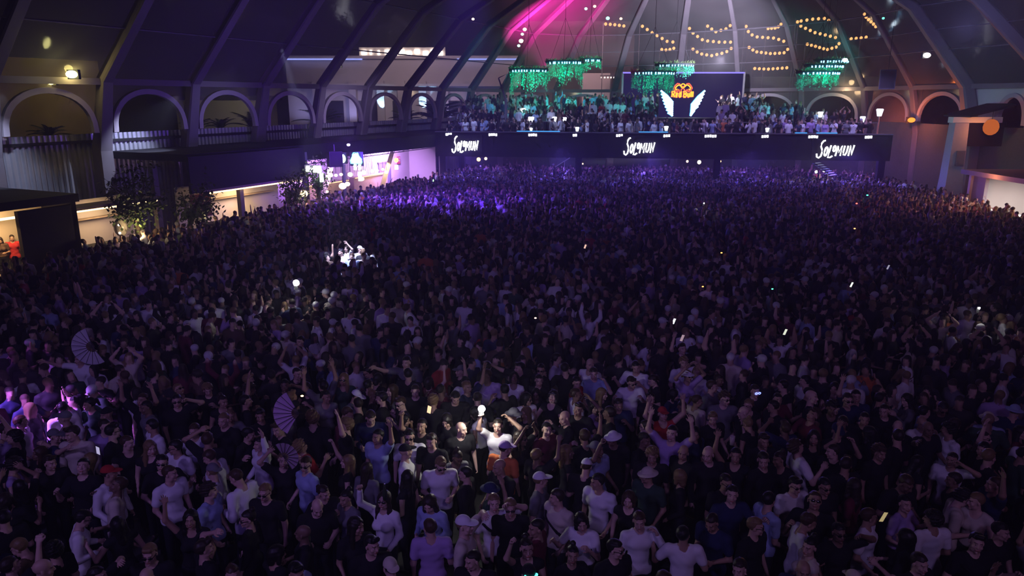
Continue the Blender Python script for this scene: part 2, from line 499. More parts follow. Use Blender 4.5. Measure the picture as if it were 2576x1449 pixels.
def cap_mesh(kind):
    ax = [axis(-.20, .20, .007, [], .007), axis(-.24, .20, .007, [], .007), axis(-.02, .17, .006, [], .006)]
    F = Field(ax)
    if kind == 'cap':
        F.ell((0, .016, .040), (.084, .103, .098), .01); F.plane((0, 0, .045), (0, 0, -1))
        B = Field(ax); B.ell((0, -.09, .052), (.078, .098, .05), 0)
        X, Y, Z = np.meshgrid(*ax, indexing='ij', sparse=True)
        slab = np.abs(Z - (.056 - .9 * X**2 - .12 * (-Y - .09).clip(0))) - .005
        B.F = np.maximum(np.maximum(B.F, slab), Y + .03)
        F.F = np.minimum(F.F, B.F)
        F.ell((0, .016, .138), (.008, .008, .005), .002)
    elif kind == 'backcap':
        F.ell((0, .016, .040), (.084, .103, .098), .01); F.plane((0, 0, .045), (0, 0, -1))
        X, Y, Z = np.meshgrid(*ax, indexing='ij', sparse=True)
        B = Field(ax); B.ell((0, .11, .052), (.074, .085, .05), 0)
        slab = np.abs(Z - (.056 - .9 * X**2 - .25 * (Y - .10).clip(0))) - .005
        F.F = np.minimum(F.F, np.maximum(np.maximum(B.F, slab), .06 - Y))
    else:
        F.ell((0, .016, .040), (.083, .102, .090), .01); F.plane((0, 0, .035), (0, 0, -1))
        X, Y, Z = np.meshgrid(*ax, indexing='ij', sparse=True)
        r = np.sqrt((X/.9)**2 + (Y-.016)**2)
        brim = np.maximum(np.abs(Z - (.050 - .42 * (r - .09))) - .006, r - .158)
        F.F = np.minimum(F.F, brim)
    V, Q = surface_net(F.F, ax)
    return new_mesh('hat', V, Q)

def glasses_mesh():
    ax = [axis(-.09, .09, .005, [], .005), axis(-.12, .03, .005, [], .005), axis(-.03, .04, .004, [], .004)]
    F = Field(ax)
    for sx in (-1, 1):
        F.ell((sx*.033, -.095, .002), (.029, .010, .019), .002)
        F.cap((sx*.060, -.090, .008), (sx*.082, .010, .006), .0045, .0045, .002)
    F.cap((-.02, -.100, .008), (.02, -.100, .008), .005, .005, .003)
    V, Q = surface_net(F.F, ax)
    return new_mesh('sunglasses', V, Q)

# ---- figures of the deep crowd: the same body with fewer points, coloured by zone
ZONE = {'skin': 0, 'shirt': 1, 'legs': 2, 'hair': 3}
def small_figure(pose, fem, hair, head_step, body_step, sleeve='tee'):
    sk = skeleton(pose, fem)
    pts = [sk[a][i] for a in ('aL', 'aR') for i in range(3)]
    hc = sk['H'] @ Vector((0, 0, 0))
    tips = [sk[a][2] + sk[a][3] * .17 for a in ('aL', 'aR')]
    lo = [min(min(p[i] for p in pts + tips), (-.25, -.24)[i]) - .07 for i in (0, 1)]
    hi = [max(max(p[i] for p in pts + tips), (.25, .20)[i]) + .07 for i in (0, 1)]
    zt = max([hc.z + .18] + [p.z + .06 for p in tips])
    ax = [axis(lo[0], hi[0], body_step, [(hc.x-.11, hc.x+.11)], head_step),
          axis(lo[1], hi[1], body_step, [(hc.y-.13, hc.y+.14)], head_step),
          np.concatenate([np.arange(-.03, .84, max(.16, body_step*1.9)), axis(.85, zt, body_step, [(hc.z-.16, hc.z+.16)], head_step)])]
    g = body_step * .12
    A = Field(ax); add_head(A, sk['H'], fine=False); add_neck(A, sk, grow=.004)
    for a in (sk['aL'], sk['aR']):
        S0, E, W, f, kd, sd = a
        A.cap(S0.lerp(E, .6), E, .046 + g, .042 + g, .02); A.cap(E, W, .042 + g, .030 + g, .02)
        A.cap(W, W + f * .15, .034 + g, .022 + g, .02, flat=((1, 0, 0), .8))
    S = Field(ax); add_torso(S, sk, .014 + g * .3)
    for a in (sk['aL'], sk['aR']):
        if sleeve == 'long': add_arm(S, a, .014, fem, 1, .9)
        else: add_arm(S, a, .016, fem, .62, 0)
    Lg = Field(ax); add_legs(Lg, sk, .018)
    Hh = Field(ax)
    if hair:
        q = Field(ax); q.ell((0, .026, .052), (.082, .098, .088), 0, sk['H'])
        if hair == 'long':
            for sx in (-1, 1): q.cap((sx*.07, .01, .02), (sx*.09, .0, -.20), .034, .036, .02, sk['H'])
            q.cap((0, .06, .0), (0, .09, -.24), .070, .050, .04, sk['H'])
            q.ell((0, -.10, -.02), (.06, .07, .085), .005, sk['H'], 's')
        if hair == 'hat': 
            q.ell((0, .02, .055), (.092, .11, .088), .01, sk['H'])
            q.cap((-.03, -.12, .055), (.03, -.12, .055), .03, .03, .01, sk['H'], flat=(tuple(sk['H'].to_3x3() @ Vector((0, 0, 1))), .4))
            q.ell((0, -.08, -.03), (.07, .05, .075), .005, sk['H'], 's')
        Hh = q
    T = np.minimum(np.minimum(A.F, S.F), np.minimum(Lg.F, Hh.F))
    for Fa, Fb in ((A, S), (S, Lg)):
        k = .05; h = np.maximum(k - np.abs(Fa.F - Fb.F), 0) / k
        T = np.minimum(T, np.minimum(Fa.F, Fb.F) - h*h*k*.25)
    V, Q = surface_net(T, ax)
    # zone of each vertex: the field that is lowest at the nearest grid point
    ii = [np.clip(np.searchsorted(a, V[:, i]) , 1, len(a) - 1) for i, a in enumerate(ax)]
    ii = [np.where(np.abs(a[j-1] - V[:, i]) < np.abs(a[j] - V[:, i]), j - 1, j) for i, (a, j) in enumerate(zip(ax, ii))]
    st = np.stack([X.F[ii[0], ii[1], ii[2]] for X in (A, S, Lg, Hh)], 1)
    zone = st.argmin(1)
    body_ = (zone == 1) | (zone == 2)
    hem = .93 if fem else .88
    zone[body_ & (V[:, 2] < hem)] = 2; zone[body_ & (V[:, 2] >= hem)] = 1
    zone[(V[:, 2] < .10)] = 2
    return V, Q, zone

# ---- materials
def mat(name, color, rough=.6, metal=0, spec=.5, bump=0, bscale=30, vary=0, vscale=8, emit=None, estr=0):
    m = bpy.data.materials.new(name); m.use_nodes = True
    n = m.node_tree; b = n.nodes['Principled BSDF']
    b.inputs['Base Color'].default_value = (*color, 1); b.inputs['Roughness'].default_value = rough
    b.inputs['Metallic'].default_value = metal
    b.inputs['Specular IOR Level'].default_value = spec
    tc = None
    if vary or bump:
        tc = n.nodes.new('ShaderNodeTexCoord')
    if vary:
        t = n.nodes.new('ShaderNodeTexNoise'); t.inputs['Scale'].default_value = vscale; t.inputs['Detail'].default_value = 3
        n.links.new(tc.outputs['Object'], t.inputs['Vector'])
        mx = n.nodes.new('ShaderNodeMix'); mx.data_type = 'RGBA'
        mx.inputs[6].default_value = (*[c * (1 - vary) for c in color], 1); mx.inputs[7].default_value = (*[min(1, c * (1 + vary)) for c in color], 1)
        n.links.new(t.outputs[0], mx.inputs[0]); n.links.new(mx.outputs[2], b.inputs['Base Color'])
    if bump:
        t = n.nodes.new('ShaderNodeTexNoise'); t.inputs['Scale'].default_value = bscale
        n.links.new(tc.outputs['Object'], t.inputs['Vector'])
        bp = n.nodes.new('ShaderNodeBump'); bp.inputs['Strength'].default_value = bump
        n.links.new(t.outputs[0], bp.inputs['Height']); n.links.new(bp.outputs[0], b.inputs['Normal'])
    if emit:
        b.inputs['Emission Color'].default_value = (*emit, 1); b.inputs['Emission Strength'].default_value = estr
    return m

def mat_objcolor(name, rough, attr=None, pattern=None, spec=.3):
    """takes its base colour from the object (one material for every garment of that cloth)"""
    m = bpy.data.materials.new(name); m.use_nodes = True
    n = m.node_tree; b = n.nodes['Principled BSDF']
    b.inputs['Roughness'].default_value = rough; b.inputs['Specular IOR Level'].default_value = spec
    oi = n.nodes.new('ShaderNodeObjectInfo')
    src = oi.outputs['Color']
    if attr:
        at_ = n.nodes.new('ShaderNodeAttribute'); at_.attribute_name = attr
        mx = n.nodes.new('ShaderNodeMix'); mx.data_type = 'RGBA'; mx.blend_type = 'MULTIPLY'; mx.inputs[0].default_value = 1
        n.links.new(src, mx.inputs[6]); n.links.new(at_.outputs['Color'], mx.inputs[7]); src = mx.outputs[2]
    if pattern:
        tc = n.nodes.new('ShaderNodeTexCoord')
        if pattern == 'flowers':
            t = n.nodes.new('ShaderNodeTexVoronoi'); t.inputs['Scale'].default_value = 16
            out = t.outputs['Distance']; lo, hi = .25, .45
        else:
            t = n.nodes.new('ShaderNodeTexWave'); t.bands_direction = 'Z'; t.inputs['Scale'].default_value = 8
            out = t.outputs['Fac']; lo, hi = .45, .55
        n.links.new(tc.outputs['Object'], t.inputs['Vector'])
        mr = n.nodes.new('ShaderNodeMapRange'); mr.inputs[1].default_value = lo; mr.inputs[2].default_value = hi
        n.links.new(out, mr.inputs[0])
        mx = n.nodes.new('ShaderNodeMix'); mx.data_type = 'RGBA'
        n.links.new(mr.outputs[0], mx.inputs[0]); n.links.new(src, mx.inputs[6]); mx.inputs[7].default_value = (.03, .03, .06, 1); src = mx.outputs[2]
    n.links.new(src, b.inputs['Base Color'])
    return m
M_SKIN = mat_objcolor('skin', .5, 'tint', spec=.45)
M_CLOTH = mat_objcolor('cloth', .9)
M_CLOTH_FL = mat_objcolor('flowered_cloth', .9, pattern='flowers')
M_CLOTH_ST = mat_objcolor('striped_cloth', .9, pattern='stripes')
M_HAIR = mat_objcolor('hair', .45)
M_HAT = mat_objcolor('hat_cloth', .85)
M_LENS = mat('dark_lens', (.01, .01, .012), .12, spec=.8)
# ------------------------------------------------------------------ shape collector
class MB:
    def __init__(s): s.v = []; s.f = []
    def add(s, vs, fs):
        o = len(s.v); s.v += [tuple(map(float, p)) for p in vs]; s.f += [[i + o for i in f] for f in fs]; return s
    def box(s, c, d, M=None):
        x, y, z = d[0]/2, d[1]/2, d[2]/2
        vs = [Vector((sx*x, sy*y, sz*z)) for sx in (-1, 1) for sy in (-1, 1) for sz in (-1, 1)]
        T = Matrix.Translation(Vector(c)) @ (M.to_4x4() if M is not None else Matrix())
        return s.add([T @ v for v in vs], [[0,1,3,2],[4,6,7,5],[0,4,5,1],[2,3,7,6],[0,2,6,4],[1,5,7,3]])
    def quad8(s, lo, hi):
        """solid between two 4-point loops"""
        return s.add(list(lo) + list(hi), [[3,2,1,0],[4,5,6,7],[0,1,5,4],[1,2,6,5],[2,3,7,6],[3,0,4,7]])
    def bar(s, a, b, w, h, up=(0, 0, 1)):
        a, b = Vector(a), Vector(b); d = (b - a).normalized(); up = Vector(up)
        sd = d.cross(up)
        if sd.length < 1e-4: sd = d.cross(Vector((1, 0, 0)))
        sd.normalize(); u = sd.cross(d)
        q = [(-1,-1),(1,-1),(1,1),(-1,1)]
        return s.quad8([a + sd*x*w/2 + u*y*h/2 for x, y in q], [b + sd*x*w/2 + u*y*h/2 for x, y in q])
    def tube(s, pts, r, n=8, closed=False):
        pts = [Vector(p) for p in pts]; rs = r if isinstance(r, (list, tuple)) else [r]*len(pts)
        rings = []
        for i, p in enumerate(pts):
            a = pts[i-1] if i else (pts[-1] if closed else p); b = pts[(i+1) % len(pts)] if (i < len(pts)-1 or closed) else p
            d = (b - a).normalized()
            sd = d.cross(Vector((0, 0, 1)))
            if sd.length < .05: sd = d.cross(Vector((1, 0, 0)))
            sd.normalize(); u = sd.cross(d)
            rings.append([p + (sd*math.cos(2*PI*k/n) + u*math.sin(2*PI*k/n))*rs[i] for k in range(n)])
        vs = [q for rg in rings for q in rg]; m = len(pts); fs = []
        for i in range(m if closed else m-1):
            j = (i+1) % m
            for k in range(n): fs.append([i*n+k, i*n+(k+1)%n, j*n+(k+1)%n, j*n+k])
        if not closed: fs += [list(range(n))[::-1], [(m-1)*n+k for k in range(n)]]
        return s.add(vs, fs)
    def loft(s, rings, cap=True):
        n = len(rings[0]); m = len(rings); fs = []
        for i in range(m-1):
            for k in range(n): fs.append([i*n+k, i*n+(k+1)%n, (i+1)*n+(k+1)%n, (i+1)*n+k])
        if cap: fs += [list(range(n))[::-1], [(m-1)*n+k for k in range(n)]]
        return s.add([p for r in rings for p in r], fs)
    def ball(s, c, r, n=8, m=5, sc=(1, 1, 1)):
        rings = [[(c[0]+sc[0]*r*math.sin(PI*(i+.5)/m)*math.cos(2*PI*k/n), c[1]+sc[1]*r*math.sin(PI*(i+.5)/m)*math.sin(2*PI*k/n), c[2]-sc[2]*r*math.cos(PI*(i+.5)/m)) for k in range(n)] for i in range(m)]
        return s.loft(rings)
    def build(s, name, m, parent=None, smooth=False, loc=None, **kw):
        me = bpy.data.meshes.new(name); me.from_pydata(s.v, [], s.f)
        if smooth: me.polygons.foreach_set('use_smooth', [True]*len(me.polygons))
        me.update()
        if m: me.materials.append(m)
        o = bpy.data.objects.new(name, me); COL.objects.link(o)
        if parent: o.parent = parent
        if loc is not None: o.location = loc
        return tag(o, **kw)
def tag(o, label=None, cat=None, group=None, kind=None):
    if label: o['label'] = label
    if cat: o['category'] = cat
    if group: o['group'] = group
    if kind: o['kind'] = kind
    return o
def empty(name, loc, rz=0, **kw):
    o = bpy.data.objects.new(name, None); COL.objects.link(o); o.location = loc; o.rotation_euler = (0, 0, rz); o.empty_display_size = .2
    return tag(o, **kw)
def emis(name, color, s):
    m = bpy.data.materials.new(name); m.use_nodes = True; n = m.node_tree
    n.nodes.clear(); e = n.nodes.new('ShaderNodeEmission'); e.inputs[0].default_value = (*color, 1); e.inputs[1].default_value = s
    o = n.nodes.new('ShaderNodeOutputMaterial'); n.links.new(e.outputs[0], o.inputs[0]); return m
def frame_matrix(xd, yd, zd, o=(0, 0, 0)):
    M = Matrix((xd, yd, zd)).transposed().to_4x4(); M.translation = Vector(o); return M

# ------------------------------------------------------------------ materials of the hall
M_FLOOR = mat('concrete_floor', (.05, .05, .055), .8, bump=.1, bscale=6, vary=.3, vscale=1)
M_STEEL = mat('dark_steel', (.16, .15, .17), .6, vary=.15, vscale=1)
M_RIB = mat('rib_steel', (.19, .17, .19), .6, vary=.15, vscale=1)
M_ARCH = mat('painted_arch', (.42, .38, .42), .7, vary=.1, vscale=2)
M_CORR = mat('corrugated_zinc', (.52, .53, .58), .45, metal=.35, vary=.2, vscale=1.2)
M_BLACK = mat('black_cladding', (.012, .012, .016), .8)
M_PLASTER = mat('white_plaster', (.62, .60, .58), .85, vary=.06, vscale=1.5)
M_OCHRE = mat('ochre_wall', (.34, .27, .11), .9, vary=.25, vscale=.8)
M_WOOD = mat('pale_timber', (.40, .32, .24), .7, vary=.25, vscale=5)
M_GREEN = mat('leaf_green', (.10, .16, .05), .6, vary=.4, vscale=3)
M_IVY = mat('ivy_leaf', (.06, .50, .26), .5, vary=.4, vscale=4)
M_BARK = mat('bark', (.12, .09, .06), .9, vary=.3, vscale=6)
def skin_material():
    m = bpy.data.materials.new('clear_tent_skin'); m.use_nodes = True; n = m.node_tree; n.nodes.clear()
    out = n.nodes.new('ShaderNodeOutputMaterial')
    tr = n.nodes.new('ShaderNodeBsdfTransparent'); tr.inputs[0].default_value = (.93, .93, .95, 1)
    df = n.nodes.new('ShaderNodeBsdfDiffuse'); df.inputs[0].default_value = (.75, .72, .75, 1)
    tl = n.nodes.new('ShaderNodeBsdfTranslucent'); tl.inputs[0].default_value = (.5, .5, .5, 1)
    a = n.nodes.new('ShaderNodeMixShader'); a.inputs[0].default_value = .3
    n.links.new(df.outputs[0], a.inputs[1]); n.links.new(tl.outputs[0], a.inputs[2])
    tc = n.nodes.new('ShaderNodeTexCoord'); t = n.nodes.new('ShaderNodeTexNoise'); t.inputs['Scale'].default_value = .5; t.inputs['Detail'].default_value = 5
    mr = n.nodes.new('ShaderNodeMapRange'); mr.inputs[3].default_value = .10; mr.inputs[4].default_value = .22
    n.links.new(tc.outputs['Object'], t.inputs['Vector']); n.links.new(t.outputs[0], mr.inputs[0])
    b = n.nodes.new('ShaderNodeMixShader'); n.links.new(mr.outputs[0], b.inputs[0])
    n.links.new(tr.outputs[0], b.inputs[1]); n.links.new(a.outputs[0], b.inputs[2])
    gl = n.nodes.new('ShaderNodeBsdfGlossy'); gl.inputs['Roughness'].default_value = .12
    fr = n.nodes.new('ShaderNodeFresnel'); fr.inputs[0].default_value = 1.3
    c = n.nodes.new('ShaderNodeMixShader')
    n.links.new(fr.outputs[0], c.inputs[0]); n.links.new(b.outputs[0], c.inputs[1]); n.links.new(gl.outputs[0], c.inputs[2])
    n.links.new(c.outputs[0], out.inputs[0])
    return m
M_SKINTENT = skin_material()

# ------------------------------------------------------------------ plan of the hall
P0 = Vector((-21.4, 31.3, 0)); DL = Vector((.427, .904, 0)); NL = Vector((.904, -.427, 0))
def W(s, u, z=0): return P0 + DL*s + NL*u + Vector((0, 0, z))
BAY = 5.2; ZB = 7.9
CEN = Vector((12.5, 52.5, 0))
verts = [W(BAY*k, 0) for k in range(-6, 9)]                       # the left side, straight
verts += [Vector(p) for p in ((-.9, 74.5, 0), (4.5, 77, 0), (10.2, 76, 0), (15.9, 73, 0), (20.7, 69.5, 0), (24.7, 65, 0), (27.7, 60, 0), (28.9, 55, 0), (29.2, 49, 0), (31.0, 43.5, 0), (32.5, 38, 0))]
verts += [Vector((32.5, 38, 0)) - DL*5.5*k + Vector((.9*k, 0, 0)) for k in range(1, 7)]
NV = len(verts); I_APSE = 14                                      # the last of the straight left side
def inner(i):
    """the point of the ridge this rib runs to"""
    v = verts[i]
    k = (v - CEN).dot(DL)
    return CEN + DL*min(k, 0)
def prof(f):
    """height of the rib at fraction f of the way in"""
    P = [(0, 7.9), (.22, 12.7), (.62, 17.2), (1, 19.0)]
    for (a, za), (b, zb) in zip(P, P[1:]):
        if f <= b: return za + (zb-za)*(f-a)/(b-a)
    return 19.0
def rib_pt(i, f):
    a, b = verts[i], inner(i); p = a.lerp(b, f); return Vector((p.x, p.y, prof(f)))
FR = [0, .09, .155, .22, .40, .62, .82, 1]

MB().add([(-70, -20, 0), (75, -20, 0), (75, 130, 0), (-70, 130, 0)], [[0, 1, 2, 3]]).build('floor', M_FLOOR, kind='structure')
# tent skin between the ribs
sk_ = MB()
for i in range(NV-1):
    for a, b in zip(FR, FR[1:]):
        sk_.add([rib_pt(i, a), rib_pt(i+1, a), rib_pt(i+1, b), rib_pt(i, b)], [[0, 1, 2, 3]])
ceil = sk_.build('ceiling', M_SKINTENT, kind='structure', label='clear tent roof skin stretched between the arched ribs')
# ribs: column below, bent arch above
for i in range(NV):
    m = MB(); v = verts[i]; inn = (inner(i) - v).normalized(); sd = Vector((-inn.y, inn.x, 0))
    w = .34 if i > 2 else .38
    if i >= I_APSE + 5: w = .24
    if i >= I_APSE + 9: w = .5
    base = v - inn*.95
    path = [(Vector((base.x, base.y, 0)), w*1.25), (Vector((base.x, base.y, 4.6)) + inn*.1, w*1.15), (Vector((v.x, v.y, ZB)), w*.9)]
    path += [(rib_pt(i, f), w*.8 if f < .3 else w*.6) for f in (.22, .62, 1)]
    rings = []
    for k, (p, ww) in enumerate(path):
        a = path[max(k-1, 0)][0]; b = path[min(k+1, len(path)-1)][0]; d = (b-a).normalized(); nn = sd.cross(d)
        rings.append([p + sd*x*ww + nn*y*ww*.8 for x, y in ((-.8,-1),(.8,-1),(1,-.7),(1,.7),(.8,1),(-.8,1),(-1,.7),(-1,-.7))])
    m.loft(rings).build('roof_rib', M_RIB, kind='structure')
# purlins and eaves
def ring_line(name, f, r, i0=0, i1=NV-1, dz=0):
    for i in range(i0, i1):
        MB().tube([rib_pt(i, f) + Vector((0, 0, dz)), rib_pt(i+1, f) + Vector((0, 0, dz))], r, 6).build(name, M_STEEL, kind='structure')
ring_line('roof_purlin', .10, .045); ring_line('roof_purlin', .22, .055); ring_line('roof_purlin', .155, .03, 16)
ring_line('roof_purlin', .45, .04)
eb = MB()
for i in range(NV-1): eb.bar(verts[i] + Vector((0, 0, ZB-.1)), verts[i+1] + Vector((0, 0, ZB-.1)), .22, .30)
eb.build('eaves_beam', M_RIB, kind='structure')
# arcade: a spandrel sheet with an arched opening, edged by a painted band
for i in range(2, NV-2):
    a, b = verts[i], verts[i+1]; L = (b-a).length; d = (b-a)/L
    inn = (inner(i) - a).normalized(); a = a - inn*.45; 
    zs, top = 5.35, 7.35; hw = L/2 - .55; n = 18
    if i == I_APSE + 9: top = 7.2; hw = .9
    def P(x, z, o=0): return Vector((a.x + d.x*x, a.y + d.y*x, z)) + inn*o
    arc = [(L/2 - hw*math.cos(PI*k/n), zs + .1 + (top-zs-.1)*math.sin(PI*k/n)**.8) for k in range(n+1)]
    m = MB()
    for (x0, z0), (x1, z1) in zip(arc, arc[1:]):
        m.add([P(x0, z0), P(x1, z1), P(x1, ZB), P(x0, ZB)], [[0, 1, 2, 3]])
    m.add([P(0, 5.3), P(arc[0][0], 5.3), P(arc[0][0], ZB), P(0, ZB)], [[0, 1, 2, 3]]); m.add([P(arc[-1][0], 5.3), P(L, 5.3), P(L, ZB), P(arc[-1][0], ZB)], [[0, 1, 2, 3]])
    m.build('spandrel_wall', M_SKINTENT if i < I_APSE+9 else M_PLASTER, kind='structure')
    bnd = MB(); rings = []
    for k, (x, z) in enumerate(arc):
        an = PI*k/n; ox, oz = -math.cos(an)*.16, math.sin(an)*.16
        rings.append([P(x-ox*.6, z-oz*.6, -.1), P(x+ox, z+oz, -.1), P(x+ox, z+oz, .12), P(x-ox*.6, z-oz*.6, .12)])
    bnd.loft(rings).build('arch_trim', M_ARCH, kind='structure')

# ------------------------------------------------------------------ left wall of corrugated zinc
m = MB(); s = -22.0; prev = None; per = .26
prof_ = [(0, 0), (.09, 0), (.12, .10), (.22, .10)]
pts = []
while s < 44:
    for ds, du in prof_: pts.append((s+ds, -1.6+du))
    s += per
vs = [W(a, b, 0) for a, b in pts] + [W(a, b, 5.37) for a, b in pts]; n = len(pts)
m.add(vs, [[i, i+1, n+i+1, n+i] for i in range(n-1)])
m.build('wall_left', M_CORR, kind='structure')
MB().bar(W(-22, -1.45, 5.0), W(44, -1.45, 5.0), .10, .14).build('trim_1', M_BLACK, kind='structure')
# low parapet closing the apse and the right side behind the terrace
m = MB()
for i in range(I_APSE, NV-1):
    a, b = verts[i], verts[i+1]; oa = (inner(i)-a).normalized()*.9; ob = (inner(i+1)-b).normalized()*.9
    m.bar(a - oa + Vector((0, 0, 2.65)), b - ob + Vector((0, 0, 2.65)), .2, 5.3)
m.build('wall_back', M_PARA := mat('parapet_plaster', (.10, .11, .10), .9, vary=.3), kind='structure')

a, b = verts[I_APSE+7], verts[I_APSE+8]; oo = (inner(I_APSE+7)-a).normalized()*1.2
MB().bar(a - oo + Vector((0, 0, 5.9)), b - oo + Vector((0, 0, 5.9)), .1, 3.6).build('wall_alcove', mat('brick_red_render', (.35, .16, .10), .9, vary=.2), kind='structure')
# ------------------------------------------------------------------ what stands outside the tent
m = MB(); m.bar(W(-24, -9.5, 4.6), W(11.8, -9.5, 4.6), .4, 9.2)
m.build('wall_outer', M_OCHRE, kind='structure')
def block(name, x0, x1, y, zt, depth, mt, label, cat='building', zb=0, extra=None):
    t = empty(name, ((x0+x1)/2, y, zb), label=label, cat=cat)
    MB().box((0, depth/2, (zt-zb)/2), (x1-x0, depth, zt-zb)).build('wall', mt, t)
    return t
# the cream wall seen through the third and fourth arches
t = block('garden_pavilion', -27.5, -20.5, 62, 6.9, 4, mat('cream_wall', (.60, .56, .40), .9), 'low cream pavilion with a dark flat roof seen through the third arch')
MB().box((0, 1.8, 7.1), (7.8, 5.2, .35)).build('roof', M_BLACK, t)
# white hotel block with a lit cornice
HX0, HX1, HY = -28.0, 1.1, 95.0
t = block('hotel_block', HX0, HX1, HY, 12.2, 10, M_PLASTER, 'long white two storey hotel block lit by violet uplights outside the tent')
w_ = HX1 - HX0
MB().box((0, -.2, 12.0), (w_+.4, .6, .35)).build('cornice', M_PLASTER, t)
em_blue = emis('blue_led', (.35, .40, 1), 1.6)
MB().box((-w_*.33, -.55, 11.75), (w_*.32, .08, .18)).build('cornice_light_strip', em_blue, t)
MB().box((w_*.36, -.55, 11.75), (w_*.26, .08, .18)).build('cornice_light_strip', em_blue, t)
pc = MB()
for px in (800, 890, 960, 1012, 1065, 1120, 1190): 
    p = at(px, 260, HY); pc.box((p.x - (HX0+HX1)/2, -.35, 4.6), (.9, .7, 9.2))
pc.build('pilaster', M_PLASTER, t)
MB().box((0, -.5, 8.7), (w_, 1.0, .3)).build('ledge', M_PLASTER, t)
for px in (840, 925, 1012, 1090, 1150):
    p = at(px, 262, HY); x = p.x - (HX0+HX1)/2
    q = MB().box((x, -.02, 4.6), (2.4, .12, 4.4)).build('window', mat('dark_window', (.05, .05, .08), .2), t)
p = at(1012, 124, HY)
t2 = empty('rooftop_sign', (p.x, HY-.3, 12.12), label='row of bright warm white lamps on the roof edge of the white block', cat='sign')
MB().box((0, .3, .55), (10.6, .25, 1.0)).build('back_panel', M_PLASTER, t2)
em_w = emis('warm_white_bulb', (1, .80, .66), 9)
for k in range(11):
    MB().box((-4.7 + k*.94 + .1*math.sin(k*5), .05, .45 + .12*math.sin(k*3)), (.62 if k not in (1, 2) else .25, .18, .5)).build('letter_lamp', em_w, t2)
# brown apartment block and a white cabin behind the terrace
block('apartment_block', 1.6, 15.5, 98, 16.5, 10, mat('brown_render', (.22, .15, .14), .9, vary=.2), 'tall brown building standing behind the tent beside the white block')
block('white_cabin', at(1465, 190, 88).x, at(1535, 190, 88).x, 88, 9.9, 3, M_PLASTER, 'small white roof cabin outside the tent above the hanging greenery')
p = at(1537, 189, 86)
t = empty('lit_eaves', (p.x, 86, 9.3), label='small eaves edge with a row of tiny warm lamps right of the white cabin', cat='lamp row')
MB().box((0, 0, .25), (2.4, .3, .12)).build('eave', M_STEEL, t); MB().tube([(0, .1, .2), (0, .1, -9.3)], .06, 6).build('post', M_STEEL, t)
for k in range(7): MB().ball((-1.05+k*.35, -.05, .06), .08).build('bulb', em_w, t)
# olive block on the right of the screen
block('olive_building', at(1872, 200, 84).x, at(2240, 200, 84).x, 84, 9.4, 6, mat('olive_render', (.13, .15, .09), .9, vary=.3), 'low olive green building seen through the tent behind the terrace')

# ------------------------------------------------------------------ light strings outside above the apse
em_bulb = emis('amber_bulb', (1, .42, .13), 2.6)
bulb_me = None
def string(pts, Y, n, lab):
    """sagging cable with bulbs through photo points seen at depth Y"""
    global bulb_me
    P = [at(x, y, Y) for x, y in pts]
    seg = [0]
    for a, b in zip(P, P[1:]): seg.append(seg[-1] + (b-a).length)
    t = empty('string_light', P[0], label=lab, cat='string lights', group='amber light strings outside the tent roof')
    MB().tube([(0, 0, .12), (0, 0, -P[0].z)], .05, 6).build('pole', M_STEEL, t)
    MB().tube([p - P[0] + Vector((0, 0, .12)) for p in P], .035, 5).build('cable', M_BLACK, t)
    for k in range(n):
        d = seg[-1]*(k+.5)/n
        for j in range(len(P)-1):
            if seg[j] <= d <= seg[j+1]:
                q = P[j].lerp(P[j+1], (d-seg[j])/(seg[j+1]-seg[j])); break
        if bulb_me is None:
            o = MB().ball((0, 0, 0), .17, 8, 5).build('bulb', em_bulb, t, True); bulb_me = o.data
        else:
            o = bpy.data.objects.new('bulb', bulb_me); COL.objects.link(o); o.parent = t
        o.location = q - P[0]
YS = 84
string([(1518, 60), (1545, 62), (1575, 66)], YS, 5, 'short level string of amber bulbs, leftmost above the white cabin')
string([(1610, 62), (1640, 82), (1680, 105), (1700, 106)], YS, 7, 'amber bulb string sloping down to the rib left of the screen')
string([(1660, 124), (1680, 126), (1700, 120)], YS, 4, 'very short amber string under the longest left slope')
string([(1730, 66), (1745, 85), (1770, 102), (1810, 106), (1845, 106)], YS, 9, 'upper amber string sagging between the two middle ribs')
string([(1738, 120), (1760, 135), (1790, 140), (1825, 132), (1845, 118)], YS, 9, 'lower amber string sagging between the two middle ribs')
string([(1775, 62), (1800, 80), (1828, 72), (1842, 60)], YS, 6, 'small inner amber string hooked against the middle rib')
string([(1874, 60), (1885, 85), (1905, 93), (1950, 96), (1978, 106)], YS, 9, 'upper amber string right of the middle rib')
string([(1880, 116), (1900, 130), (1940, 135), (1972, 133), (1986, 120)], YS, 10, 'lower amber string sagging right of the middle rib')
string([(1928, 72), (1955, 70), (1968, 58)], YS, 5, 'tiny hooked amber string near the third rib of the dome')
string([(2002, 50), (2015, 66), (2050, 82), (2085, 90), (2108, 96)], YS, 9, 'long amber string sloping toward the right ribs')
string([(2026, 110), (2050, 116), (2080, 125), (2105, 118), (2114, 105)], YS, 9, 'amber string curling up beside the right ribs')
string([(2008, 54), (2045, 48), (2082, 46), (2088, 58)], YS, 6, 'topmost thin amber string near the right ribs')
string([(2172, 32), (2180, 45), (2195, 58), (2206, 70)], YS, 6, 'steep amber string furthest toward the tent side')
string([(1893, 172), (1930, 174), (1960, 172), (1985, 170)], YS, 8, 'low level amber string above the olive building')
string([(2135, 98), (2160, 96), (2185, 93)], YS, 4, 'dim amber string piece past the curling string')

